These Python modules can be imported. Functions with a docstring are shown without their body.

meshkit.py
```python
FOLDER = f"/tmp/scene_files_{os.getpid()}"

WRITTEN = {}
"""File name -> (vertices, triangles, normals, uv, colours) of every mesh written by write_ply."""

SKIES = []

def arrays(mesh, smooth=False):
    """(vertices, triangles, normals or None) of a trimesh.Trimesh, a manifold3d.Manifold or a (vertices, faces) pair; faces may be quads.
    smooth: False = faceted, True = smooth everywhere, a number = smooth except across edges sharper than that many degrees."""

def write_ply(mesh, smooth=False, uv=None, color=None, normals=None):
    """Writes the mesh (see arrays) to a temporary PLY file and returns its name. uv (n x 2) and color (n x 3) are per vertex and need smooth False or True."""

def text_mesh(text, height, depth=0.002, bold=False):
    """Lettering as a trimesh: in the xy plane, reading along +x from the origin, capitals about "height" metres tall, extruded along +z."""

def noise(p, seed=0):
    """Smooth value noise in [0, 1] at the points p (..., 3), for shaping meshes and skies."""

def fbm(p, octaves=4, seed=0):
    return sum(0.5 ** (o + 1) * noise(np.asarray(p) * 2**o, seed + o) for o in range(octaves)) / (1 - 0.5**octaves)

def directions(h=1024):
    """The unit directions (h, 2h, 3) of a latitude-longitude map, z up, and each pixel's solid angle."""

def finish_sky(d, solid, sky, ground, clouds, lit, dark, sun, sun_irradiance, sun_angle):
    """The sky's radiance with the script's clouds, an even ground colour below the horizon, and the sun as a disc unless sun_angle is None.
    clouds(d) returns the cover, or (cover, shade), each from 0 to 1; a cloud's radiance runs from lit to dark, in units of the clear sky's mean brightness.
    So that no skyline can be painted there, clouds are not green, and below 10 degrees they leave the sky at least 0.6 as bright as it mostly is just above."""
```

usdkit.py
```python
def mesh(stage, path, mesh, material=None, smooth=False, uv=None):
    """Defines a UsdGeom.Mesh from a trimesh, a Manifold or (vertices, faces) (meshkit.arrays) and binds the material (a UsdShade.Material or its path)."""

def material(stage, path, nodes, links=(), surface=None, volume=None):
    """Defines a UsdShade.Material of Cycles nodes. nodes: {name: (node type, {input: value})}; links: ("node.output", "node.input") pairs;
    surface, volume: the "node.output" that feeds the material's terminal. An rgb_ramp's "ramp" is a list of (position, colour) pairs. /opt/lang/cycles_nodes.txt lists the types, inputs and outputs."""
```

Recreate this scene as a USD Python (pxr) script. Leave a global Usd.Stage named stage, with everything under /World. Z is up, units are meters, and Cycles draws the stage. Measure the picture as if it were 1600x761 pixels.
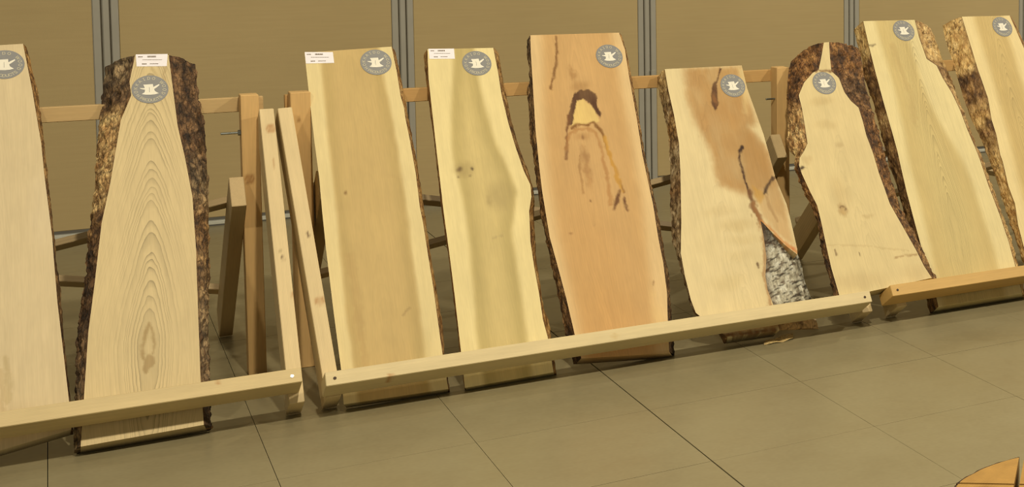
# A row of live-edge boards leaning on timber racks in front of a movable partition wall.
import math
import numpy as np
import trimesh
import shapely
from shapely.geometry import Polygon
from scipy.spatial import Delaunay
import meshkit
import usdkit
from pxr import Usd, UsdGeom, UsdLux, UsdShade, Gf, Sdf, Vt

stage = Usd.Stage.CreateInMemory()
UsdGeom.SetStageUpAxis(stage, UsdGeom.Tokens.z)
UsdGeom.SetStageMetersPerUnit(stage, 1.0)
UsdGeom.Xform.Define(stage, '/World')
UsdGeom.Scope.Define(stage, '/World/Looks')
T = Sdf.ValueTypeNames

CAM = {'back': [-0.55425, -0.829592, 0.067708],
 'eye': [0, 0, 1.74],
 'floor': [1.7439, 4.9649, 0.0094],
 'focal': 50.3154,
 'hoff': -18.0334,
 'right': [0.83171, -0.555178, 0.005961],
 'seam': [0.161, 1.5435],
 'up': [0.032645, 0.059617, 0.997687],
 'voff': -7.5594,
 'wall': 9.471}
TILE_ROWS = {-6: (-8, -7), 0: (-4, 3), 1: (-4, 4), 2: (-4, 5), 3: (-4, 5), 4: (-4, 6), 5: (-4, 7), 6: (-4, 7), 7: (-4, 8), -1: (-3, 2), -2: (-2, 2), -3: (0, 1)}   # row: first and last tile of it that the photograph reaches

# ------------------------------------------------------------------ camera, light, exposure
cam = UsdGeom.Camera.Define(stage, '/World/camera')
cm = np.eye(4)
cm[0, :3], cm[1, :3], cm[2, :3], cm[3, :3] = CAM['right'], CAM['up'], CAM['back'], CAM['eye']
cam.AddTransformOp().Set(Gf.Matrix4d(cm.tolist()))
cam.CreateHorizontalApertureAttr(36.0)
cam.CreateVerticalApertureAttr(36.0 * 761 / 1600)
cam.CreateFocalLengthAttr(CAM['focal'])
cam.CreateHorizontalApertureOffsetAttr(CAM['hoff'])
cam.CreateVerticalApertureOffsetAttr(CAM['voff'])
cam.CreateClippingRangeAttr(Gf.Vec2f(0.05, 200))
cam.CreateExposureAttr(0.0)

WARM = (1.0, 0.87, 0.66)
dome = UsdLux.DomeLight.Define(stage, '/World/hall_light')          # the big hall's own bounced light
dome.CreateIntensityAttr(0.07)
dome.CreateColorAttr(Gf.Vec3f(1.0, 0.87, 0.64))
for k, (lx, ly, lz, li) in enumerate([(-2.4, 1.4, 5.0, 1.1), (1.0, 1.5, 5.0, 2.5), (5.9, 1.6, 5.0, 2.3),
                                       (1.4, 4.2, 5.0, 0.30), (9.0, 6.6, 5.0, 1.9)]):
    lamp = UsdLux.SphereLight.Define(stage, '/World/ceiling_lamp' + ('_%03d' % k if k else ''))   # the hall's globe lamps
    lamp.AddTranslateOp().Set(Gf.Vec3d(lx, ly, lz))
    lamp.CreateRadiusAttr(0.11)
    lamp.CreateIntensityAttr(600.0 * li)
    lamp.CreateColorAttr(Gf.Vec3f(*WARM))

# ------------------------------------------------------------------ helpers
ILLUM = np.array([1.0, 0.86, 0.66])


def lin(c):
    c = np.asarray(c, float) / 255.0
    return np.where(c <= 0.04045, c / 12.92, ((c + 0.055) / 1.055) ** 2.4)


def alb(c):
    """A surface's own colour, from its look under the hall's warm lamps."""
    return np.clip(lin(c) / ILLUM, 0.004, 0.88)


_used = {}


def fresh(path):
    n = _used.get(path, 0)
    _used[path] = n + 1
    return path if n == 0 else '%s_%03d' % (path, n)


def tag(prim, label=None, category=None, group=None, kind=None):
    for k, val in (('label', label), ('category', category), ('group', group), ('kind', kind)):
        if val:
            prim.SetCustomDataByKey(k, val)
    return prim


def thing(name, loc=(0, 0, 0), rotx=0.0, rotz=0.0, **kw):
    x = UsdGeom.Xform.Define(stage, fresh('/World/' + name))
    x.AddTranslateOp().Set(Gf.Vec3d(*map(float, loc)))
    if rotz:
        x.AddRotateZOp().Set(float(rotz))
    if rotx:
        x.AddRotateXOp().Set(float(rotx))
    return tag(x.GetPrim(), **kw)


def obj(name, mesh, mat, parent=None, smooth=False, prim=None, **kw):
    path = fresh((str(parent.GetPath()) if parent is not None else '/World') + '/' + name)
    if prim is not None:
        smooth = False
    m = usdkit.mesh(stage, path, mesh, mat, smooth=smooth)
    for k, val in (prim or {}).items():
        val = np.asarray(val, np.float32)
        api = UsdGeom.PrimvarsAPI(m)
        if val.ndim == 2:
            api.CreatePrimvar(k, T.Float3Array if k == 'gc' else T.Color3fArray, 'vertex').Set(Vt.Vec3fArray.FromNumpy(val))
        else:
            api.CreatePrimvar(k, T.FloatArray, 'vertex').Set(Vt.FloatArray.FromNumpy(val))
    return tag(m.GetPrim(), **kw)


def chamfered(sx, sy, sz, c=0.002, at=(0, 0, 0)):
    p = []
    for a in (-1, 1):
        for b in (-1, 1):
            for d in (-1, 1):
                h = np.array([a * sx / 2, b * sy / 2, d * sz / 2])
                for k in range(3):
                    q = h - np.array([a, b, d]) * c
                    q[k] = h[k]
                    p.append(q)
    m = trimesh.convex.convex_hull(np.array(p))
    m.apply_translation(at)
    return m


def sstep(a, b, x):
    t = np.clip((x - a) / (b - a), 0, 1)
    return t * t * (3 - 2 * t)


def mixc(c, d, k):
    k = np.asarray(k)[:, None]
    return c * (1 - k) + np.asarray(d) * k


# ------------------------------------------------------------------ materials
L_ = '/World/Looks/'
mat = usdkit.material
WOOD = mat(stage, L_ + 'sawn_wood', {
    'tone': ('attribute', {'attribute': 'tone'}), 'gc': ('attribute', {'attribute': 'gc'}),
    'ring': ('attribute', {'attribute': 'ring'}), 'amt': ('attribute', {'attribute': 'amt'}),
    'm1': ('mapping', {'scale': (70, 70, 2.2)}), 'n1': ('noise_texture', {'scale': 1, 'detail': 3, 'roughness': 0.6}),
    'm2': ('mapping', {'scale': (240, 240, 14)}), 'n2': ('noise_texture', {'scale': 1, 'detail': 2}),
    'm3': ('mapping', {'scale': (7, 7, 5)}), 'n3': ('noise_texture', {'scale': 1, 'detail': 4, 'roughness': 0.65}),
    'r1': ('map_range', {'from_min': 0.25, 'from_max': 0.75, 'to_min': 0.955, 'to_max': 1.04}),
    'r2': ('map_range', {'from_min': 0.25, 'from_max': 0.75, 'to_min': 0.955, 'to_max': 1.04}),
    'r3': ('map_range', {'from_min': 0.3, 'from_max': 0.7, 'to_min': 0.96, 'to_max': 1.035}),
    'f': ('math', {'math_type': 'fraction'}),
    'ramp': ('rgb_ramp', {'ramp': [(0, (0, 0, 0)), (0.45, (0.10, 0.10, 0.10)), (0.8, (0.55, 0.55, 0.55)), (0.92, (1, 1, 1)), (1.0, (0, 0, 0))]}),
    'ra': ('math', {'math_type': 'multiply'}), 'inv': ('math', {'math_type': 'subtract', 'value1': 1.0}),
    'a': ('math', {'math_type': 'multiply'}), 'b': ('math', {'math_type': 'multiply'}), 'c': ('math', {'math_type': 'multiply'}),
    'comb': ('combine_xyz', {}), 'col': ('mix_color', {'blend_type': 'multiply', 'fac': 1.0}),
    'bump': ('bump', {'strength': 0.12, 'distance': 0.001}),
    'p': ('principled_bsdf', {'roughness': 0.55, 'specular_ior_level': 0.3})},
    [('gc.vector', 'm1.vector'), ('m1.vector', 'n1.vector'), ('gc.vector', 'm2.vector'), ('m2.vector', 'n2.vector'), ('gc.vector', 'm3.vector'), ('m3.vector', 'n3.vector'),
     ('n1.fac', 'r1.value'), ('n2.fac', 'r2.value'), ('n3.fac', 'r3.value'), ('ring.fac', 'f.value1'), ('f.value', 'ramp.fac'),
     ('ramp.color', 'ra.value1'), ('amt.fac', 'ra.value2'), ('ra.value', 'inv.value2'),
     ('r1.result', 'a.value1'), ('r2.result', 'a.value2'), ('a.value', 'b.value1'), ('r3.result', 'b.value2'), ('b.value', 'c.value1'), ('inv.value', 'c.value2'),
     ('c.value', 'comb.x'), ('c.value', 'comb.y'), ('c.value', 'comb.z'), ('tone.color', 'col.a'), ('comb.vector', 'col.b'),
     ('col.result', 'p.base_color'), ('n1.fac', 'bump.height'), ('bump.normal', 'p.normal')], surface='p.BSDF')
def bark_material(name, lo, hi, c0, c1, bump):
    return mat(stage, L_ + name, {
    'tone': ('attribute', {'attribute': 'tone'}), 'gc': ('attribute', {'attribute': 'gc'}),
    'm1': ('mapping', {'scale': (150, 150, 60)}), 'n1': ('noise_texture', {'scale': 1, 'detail': 6, 'roughness': 0.75}),
    'mw': ('mapping', {'scale': (40, 40, 25)}), 'nw': ('noise_texture', {'scale': 1, 'detail': 3}), 'ws': ('vector_math', {'math_type': 'scale', 'scale': 0.03}), 'wa': ('vector_math', {'math_type': 'add'}),
    'm2': ('mapping', {'scale': (62, 62, 20)}), 'v2': ('voronoi_texture', {'feature': 'distance_to_edge', 'scale': 1}),
    'r1': ('map_range', {'from_min': 0.28, 'from_max': 0.72, 'to_min': lo, 'to_max': hi}),
    'r2': ('map_range', {'from_min': 0.0, 'from_max': 0.16, 'to_min': c0, 'to_max': c1, 'clamp': True}),
    'mu': ('math', {'math_type': 'multiply'}), 'hh': ('math', {'math_type': 'multiply_add', 'value2': 0.5}), 'hc': ('math', {'math_type': 'minimum', 'value2': 0.2}),
    'comb': ('combine_xyz', {}), 'col': ('mix_color', {'blend_type': 'multiply', 'fac': 1.0}),
    'bump': ('bump', {'strength': bump, 'distance': 0.008}),
    'p': ('principled_bsdf', {'roughness': 0.65, 'specular_ior_level': 0.35})},
    [('gc.vector', 'm1.vector'), ('m1.vector', 'n1.vector'), ('gc.vector', 'mw.vector'), ('mw.vector', 'nw.vector'), ('nw.color', 'ws.vector1'), ('ws.vector', 'wa.vector1'), ('gc.vector', 'wa.vector2'),
     ('wa.vector', 'm2.vector'), ('m2.vector', 'v2.vector'), ('n1.fac', 'r1.value'), ('v2.distance', 'r2.value'), ('r1.result', 'mu.value1'), ('r2.result', 'mu.value2'),
     ('mu.value', 'comb.x'), ('mu.value', 'comb.y'), ('mu.value', 'comb.z'), ('tone.color', 'col.a'), ('comb.vector', 'col.b'), ('col.result', 'p.base_color'),
     ('n1.fac', 'hh.value1'), ('v2.distance', 'hc.value1'), ('hc.value', 'hh.value3'), ('hh.value', 'bump.height'), ('bump.normal', 'p.normal')], surface='p.BSDF')


BARK = bark_material('rough_bark', 0.55, 1.5, 0.5, 1.25, 0.9)
FLAKY = bark_material('flaky_bark', 0.72, 1.3, 0.78, 1.1, 0.7)


def plain(name, c, rough=0.6, metal=0.0, var=0.05, scale=30.0):
    c = alb(c)
    return mat(stage, L_ + name, {
        'tc': ('texture_coordinate', {}), 'n': ('noise_texture', {'scale': scale, 'detail': 3}),
        'ramp': ('rgb_ramp', {'ramp': [(0.3, tuple(c * (1 - var))), (0.7, tuple(np.clip(c * (1 + var), 0, 0.95)))]}),
        'p': ('principled_bsdf', {'roughness': rough, 'metallic': metal, 'specular_ior_level': 0.3})},
        [('tc.object', 'n.vector'), ('n.fac', 'ramp.fac'), ('ramp.color', 'p.base_color')], surface='p.BSDF')


STICKER = plain('sticker_grey', (135, 127, 112), 0.45, var=0.03)
EMBLEM = plain('sticker_cream', (232, 215, 178), 0.5, var=0.02)
LETTER = plain('sticker_letter', (186, 170, 132), 0.5, var=0.02)
PAPER = plain('label_paper', (236, 219, 200), 0.6, var=0.02)
INK = plain('label_ink', (120, 100, 75), 0.6, var=0.02)
STEEL = plain('zinc_steel', (150, 145, 125), 0.3, 0.9)
SHINY = plain('bright_screw', (225, 220, 205), 0.35, 0.5)
DARKHOLE = plain('screw_dark', (70, 50, 30), 0.6)
ALU = plain('partition_aluminium', (160, 148, 122), 0.42, 0.0, 0.03, 8)
ALU_D = plain('partition_gasket', (92, 80, 58), 0.6)
BASEM = plain('skirting_white', (190, 180, 150), 0.5)
SUB = plain('floor_joint', (84, 72, 46), 0.8)
WALL = mat(stage, L_ + 'partition_fabric', {
    'tc': ('texture_coordinate', {}), 'm1': ('mapping', {'scale': (3, 3, 60)}), 'n1': ('noise_texture', {'scale': 1.0, 'detail': 4, 'roughness': 0.6}),
    'n2': ('noise_texture', {'scale': 1.1, 'detail': 3}), 'n3': ('noise_texture', {'scale': 420, 'detail': 1}),
    'c1': ('rgb_ramp', {'ramp': [(0.3, tuple(alb((177, 148, 95)))), (0.7, tuple(alb((181, 152, 98))))]}),
    'c2': ('rgb_ramp', {'ramp': [(0.3, (0.95, 0.95, 0.94)), (0.7, (1.04, 1.04, 1.04))]}),
    'x': ('mix_color', {'blend_type': 'multiply', 'fac': 1.0}),
    'bump': ('bump', {'strength': 0.25, 'distance': 0.001}),
    'p': ('principled_bsdf', {'roughness': 0.8, 'specular_ior_level': 0.2})},
    [('tc.object', 'm1.vector'), ('m1.vector', 'n1.vector'), ('tc.object', 'n2.vector'), ('tc.object', 'n3.vector'), ('n1.fac', 'c1.fac'), ('n2.fac', 'c2.fac'),
     ('c1.color', 'x.a'), ('c2.color', 'x.b'), ('x.result', 'p.base_color'), ('n3.fac', 'bump.height'), ('bump.normal', 'p.normal')], surface='p.BSDF')
FLOOR = mat(stage, L_ + 'floor_panel', {
    'geo': ('geometry', {}), 'n1': ('noise_texture', {'scale': 2.3, 'detail': 5, 'roughness': 0.6}), 'n2': ('noise_texture', {'scale': 60, 'detail': 4, 'roughness': 0.7}),
    'c1': ('rgb_ramp', {'ramp': [(0.3, tuple(alb((134, 117, 79)))), (0.7, tuple(alb((144, 127, 87))))]}),
    'c2': ('rgb_ramp', {'ramp': [(0.3, (0.95, 0.95, 0.95)), (0.7, (1.05, 1.05, 1.05))]}),
    'x': ('mix_color', {'blend_type': 'multiply', 'fac': 1.0}),
    'rr': ('map_range', {'from_min': 0.3, 'from_max': 0.7, 'to_min': 0.27, 'to_max': 0.4}),
    'p': ('principled_bsdf', {'specular_ior_level': 0.4})},
    [('geo.position', 'n1.vector'), ('geo.position', 'n2.vector'), ('n1.fac', 'c1.fac'), ('n2.fac', 'c2.fac'), ('c1.color', 'x.a'), ('c2.color', 'x.b'),
     ('x.result', 'p.base_color'), ('n1.fac', 'rr.value'), ('rr.result', 'p.roughness')], surface='p.BSDF')

# ------------------------------------------------------------------ floor of square panels
ox, oy, ta = CAM['floor']
fl = thing('floor', (0, 0, 0), kind='structure', label='olive grey hall floor of large square panels with thin dark joints', category='floor')
obj('floor_base', trimesh.creation.box(bounds=[[-6, -1.5, -0.12], [16, 11, -0.02]]), SUB, fl)
ca, sa = math.cos(ta), math.sin(ta)
rngf = np.random.default_rng(5)
for j, (i0, i1) in TILE_ROWS.items():
    for i in range(i0, i1 + 1):
        gap = 0.0018
        t = trimesh.creation.box([0.6 - gap, 0.6 - gap, 0.0235])
        cx, cy = ox + (i + .5) * .6, oy + (j + .5) * .6
        shift = 0.0014 if i >= 0 else -0.0014          # one joint stands a little wider, as in the hall
        t.apply_transform(trimesh.transformations.rotation_matrix(ta, [0, 0, 1]))
        t.apply_translation([ca * cx - sa * cy + shift, sa * cx + ca * cy, -0.01175 - float(rngf.uniform(0, 0.0006))])
        obj('floor_panel', t, FLOOR, fl)

# ------------------------------------------------------------------ movable partition wall
WY, s0, ss = CAM['wall'], CAM['seam'][0], CAM['seam'][1]
wl = thing('wall_back', (0, WY, 0), kind='structure', label='beige movable partition wall with grey upright joint profiles', category='wall')
for k in range(-1, 6):
    xa, xb = s0 + k * ss + 0.025, s0 + (k + 1) * ss - 0.025
    obj('wall_panel', chamfered(xb - xa - 0.076, 0.05, 3.9, 0.003, ((xa + xb) / 2, 0.028, 2.0)), WALL, wl)
    for xx in (xa + 0.0185, xb - 0.0185):
        obj('edge_frame', chamfered(0.037, 0.054, 3.94, 0.004, (xx, 0.027, 2.0)), ALU, wl)
    if k < 5:
        x2 = s0 + (k + 1) * ss
        obj('joint_cover', chamfered(0.034, 0.05, 3.96, 0.006, (x2, 0.024, 2.0)), ALU, wl)
        obj('joint_gasket', trimesh.creation.box(bounds=[[x2 - 0.030, 0.012, 0.03], [x2 + 0.030, 0.058, 3.98]]), ALU_D, wl)
    obj('bottom_rail', chamfered(xb - xa - 0.004, 0.04, 0.022, 0.003, ((xa + xb) / 2, 0.018, 0.018)), BASEM, wl)
obj('hinge_cap', chamfered(0.03, 0.02, 0.05, 0.004, (s0 + 2 * ss + 0.034, -0.006, 0.76)), ALU, wl)

# ------------------------------------------------------------------ sawn timber for the racks
LEAN = math.radians(33.0)
A = np.array([0, math.sin(LEAN), math.cos(LEAN)])       # up along the boards
N = np.array([0, -math.cos(LEAN), math.sin(LEAN)])      # out of the boards' faces
X = np.array([1.0, 0, 0])


def timber(p0, p1, front, w, d, col, knots=(), marks=(), seed=0, ch=0.0022):
    """A sawn bar from p0 to p1 (centres of its front face's ends). w across, d behind the front face. knots and marks: (along, across, size, size across, colour) on the front face."""
    p0, p1, front = np.asarray(p0, float), np.asarray(p1, float), np.asarray(front, float)
    z = p1 - p0
    ln = np.linalg.norm(z)
    z = z / ln
    y = -(front - z * (front @ z))
    y /= np.linalg.norm(y)
    x = np.cross(y, z)
    nw = max(2, int(round(w / 0.006)))
    nd = max(2, int(round(d / 0.016)))
    gx = np.linspace(-w / 2 + ch, w / 2 - ch, nw + 1)
    gy = np.linspace(ch, d - ch, nd + 1)
    ring = [(q, 0) for q in gx] + [(w / 2, q) for q in gy] + [(q, d) for q in gx[::-1]] + [(-w / 2, q) for q in gy[::-1]]
    ring = np.array(ring)
    nz = max(4, int(round(ln / 0.012)))
    zs = np.concatenate([[0.0], np.linspace(ch, ln - ch, nz + 1), [ln]])
    n = len(ring)
    v = []
    for k, s in enumerate(zs):
        rg = ring.copy()
        if k in (0, len(zs) - 1):
            rg[:, 0] *= (w / 2 - ch) / (w / 2)
            rg[:, 1] = d / 2 + (rg[:, 1] - d / 2) * (d / 2 - ch) / (d / 2)
        v.append(np.c_[rg, np.full(n, s)])
    v = np.vstack(v)
    f = []
    i = np.arange(n)
    for k in range(len(zs) - 1):
        a0, a1 = k * n + i, k * n + (i + 1) % n
        f.append(np.c_[a0, a1, a1 + n])
        f.append(np.c_[a0, a1 + n, a0 + n])
    c0, c1 = len(v), len(v) + 1
    v = np.vstack([v, [0, d / 2, 0], [0, d / 2, ln]])
    f.append(np.c_[(i + 1) % n, i, np.full(n, c0)])
    top = (len(zs) - 1) * n
    f.append(np.c_[top + i, top + (i + 1) % n, np.full(n, c1)])
    f = np.vstack(f)
    rng = np.random.default_rng(seed)
    off = rng.uniform(0, 20, 3)
    tone = np.tile(alb(np.array(col) * (0.955, 0.92, 0.88)), (len(v), 1))
    big = meshkit.fbm(np.c_[v[:, 0] * 25, v[:, 1] * 12, v[:, 2] * 2.5] + off, 3, seed)
    tone = tone * (0.93 + 0.14 * big)[:, None]
    for (s, q, rz, rx, c) in knots:
        dd = np.sqrt(((v[:, 2] - s) / rz) ** 2 + ((v[:, 0] - q) / rx) ** 2)
        near = v[:, 1] < d * 0.6
        k = sstep(1.25, 0.6, dd) * near
        tone = mixc(tone, alb(c), 0.75 * k * (0.75 + 0.25 * np.cos(dd * 9)))
    for (s, q, rz, rx, c) in marks:
        k = sstep(1.2, 0.5, np.maximum(abs(v[:, 2] - s) / rz, abs(v[:, 0] - q) / rx)) * (v[:, 1] < ch)
        tone = mixc(tone, alb(c), k)
    ringv = (v[:, 0] + 0.35 * v[:, 1] + 0.01 * meshkit.fbm(np.c_[v[:, 0] * 6, v[:, 1] * 6, v[:, 2] * 1.3] + off, 3, seed)) * 190
    world = p0 + v[:, :1] * x + v[:, 1:2] * y + v[:, 2:] * z
    return (world, f), dict(tone=tone, gc=v + off, ring=ringv, amt=np.full(len(v), 0.10))


LEGC, POSTC, PROPC, BRC = (226, 199, 140), (226, 182, 112), (218, 188, 130), (206, 177, 124)
KN = (172, 112, 50)
F0 = np.array([0, 5.625 - 0.13 * math.cos(LEAN), 0.13 * math.sin(LEAN)])   # lower front edge of the sloping legs
M = math.atan2(6.865 - 6.08, 0.69)
E_ = np.array([0, -math.sin(M), math.cos(M)])          # up along the rear props
G_ = np.array([0, math.cos(M), math.sin(M)])           # their upper side
P0 = np.array([0, 6.865, 0.0])


def rack(x0, x1, label, rail, rail_s, rail_col, legs, posts, props, top_x, rknots, seed, bolts):
    """legs: per side (x at foot, x at top); posts, props: centre x per side."""
    base = np.array([(x0 + x1) / 2, 5.625, 0.0])
    t = thing('slab_rack', base, label=label, category='display rack', group=None)

    def put(name, a, b, front, w, d, col, **kw):
        m, pv = timber(np.asarray(a) - base, np.asarray(b) - base, front, w, d, col, **kw)
        return obj(name, m, WOOD, t, prim=pv)
    ell = (1.045 - F0[2]) / A[2]
    for k, (xf, xt, kn, mk) in enumerate(legs):
        put('leg', F0 + X * xf, F0 + A * ell + X * xt, N, 0.050, 0.13, LEGC, knots=kn, marks=mk, seed=seed + k)
    for k, (xp, wp, kn) in enumerate(posts):
        put('post', (xp, 6.2, 0.0), (xp, 6.2, 1.095), (0, -1, 0), wp, 0.072, POSTC, knots=kn, seed=seed + 4 + k)
    for k, xp in enumerate(props):
        put('rear_prop', P0 + X * xp, P0 + E_ * 1.045 + X * xp, -G_, 0.05, 0.13, PROPC, seed=seed + 8 + k)
    r0 = F0 + A * (rail_s + 0.0255) + N * 0.125
    fr = put('front_rail', r0 + X * rail[0], r0 + X * rail[1], N, 0.051, 0.124, rail_col, knots=rknots, seed=seed + 12)
    put('top_rail', (top_x[0], 6.2735, 1.052), (top_x[1], 6.2735, 1.052), (0, -1, 0), 0.056, 0.030, (202, 158, 92) if seed > 20 else (206, 172, 112), seed=seed + 13)
    pa, pb = props
    for k, (q0, q1, lift) in enumerate((((pa, 0.155), (pb, 0.86), 0.0), ((pa, 0.85), (pb, 0.085), 0.0305))):
        o = P0 + G_ * (0.13 + 0.030 + lift)
        a_, b_ = o + X * (q0[0] - 0.02) + E_ * q0[1], o + X * (q1[0] + 0.02) + E_ * q1[1]
        # lies on the props' upper side: its far face is the "front" of the bar
        put('brace', a_, b_, G_, 0.04, 0.030, BRC, seed=seed + 15 + k)
    for k, xr in enumerate((rail[0] + 0.03, rail[1] - 0.03)):
        c = r0 + X * xr - A * 0.001 - base
        m = trimesh.creation.cylinder(0.0055, 0.003, sections=14)
        m.apply_transform(trimesh.geometry.align_vectors([0, 0, 1], N))
        m.apply_translation(c)
        obj('screw', m, SHINY if (seed == 10 and k == 1) else DARKHOLE, t)
    for k, (xb, zb) in enumerate(bolts):
        m = [trimesh.creation.cylinder(0.0045, 0.07, sections=12), trimesh.creation.cylinder(0.011, 0.010, sections=6)]
        m[0].apply_translation([0, 0, 0.0])
        m[1].apply_translation([0, 0, 0.028])
        m = trimesh.util.concatenate(m)
        m.apply_transform(trimesh.transformations.rotation_matrix(math.pi / 2, [0, 1, 0]))
        m.apply_translation(np.array([xb - 0.033, 6.225, zb]) - base)
        obj('bolt', m, STEEL, t)
    return t


PEN = (120, 92, 55)
rack(-1.52, 0.617, 'pale timber rack at the left, with a shiny screw in its front rail', (-1.555, 0.6265), 0.036, (217, 191, 131),
     [(-1.52, -1.52, (), ()), (0.617, 0.612, [(1.075, 0.008, 0.021, 0.018, KN), (0.40, 0.024, 0.016, 0.008, KN)],
       [(0.548, 0.001, 0.006, 0.005, PEN), (0.534, 0.006, 0.005, 0.006, PEN), (0.575, -0.003, 0.004, 0.006, (190, 160, 105)), (0.93, 0.006, 0.025, 0.003, (190, 150, 95))])],
     [(-1.463, 0.062, ()), (0.561, 0.062, [(0.77, -0.008, 0.022, 0.020, (150, 95, 42))])], (-1.407, 0.505), (-1.50, 0.615), [(1.93, -0.021, 0.006, 0.014, KN)], 10, [(0.53, 0.949), (-1.43, 0.949)])
rack(0.7345, 2.865, 'pale timber rack in the middle, its whole front rail in view', (0.698, 2.835), 0.0055, (227, 204, 146),
     [(0.7345, 0.675, [(0.365, 0.008, 0.018, 0.020, KN)], [(0.636, 0.004, 0.004, 0.004, PEN), (0.624, 0.007, 0.003, 0.005, PEN), (0.606, 0.008, 0.004, 0.010, (150, 105, 50)), (0.617, 0.010, 0.003, 0.006, (185, 150, 90))]),
      (2.865, 2.865, (), ())],
     [(0.737, 0.072, [(0.99, -0.008, 0.008, 0.010, (150, 105, 50))]), (2.776, 0.062, ())], (0.805, 2.719), (0.690, 2.815), [(0.21, 0.021, 0.010, 0.008, KN), (1.02, 0.004, 0.014, 0.014, (205, 170, 105))], 30, [(2.768, 0.947)])
rack(3.035, 5.165, 'timber rack at the right, with an orange brown front rail', (2.938, 5.075), 0.015, (217, 174, 98),
     [(3.037, 3.037, (), ()), (5.165, 5.165, (), ())], [(3.095, 0.062, ()), (5.107, 0.062, ())], (3.152, 5.05), (2.99, 5.13), [], 50, [])

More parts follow.
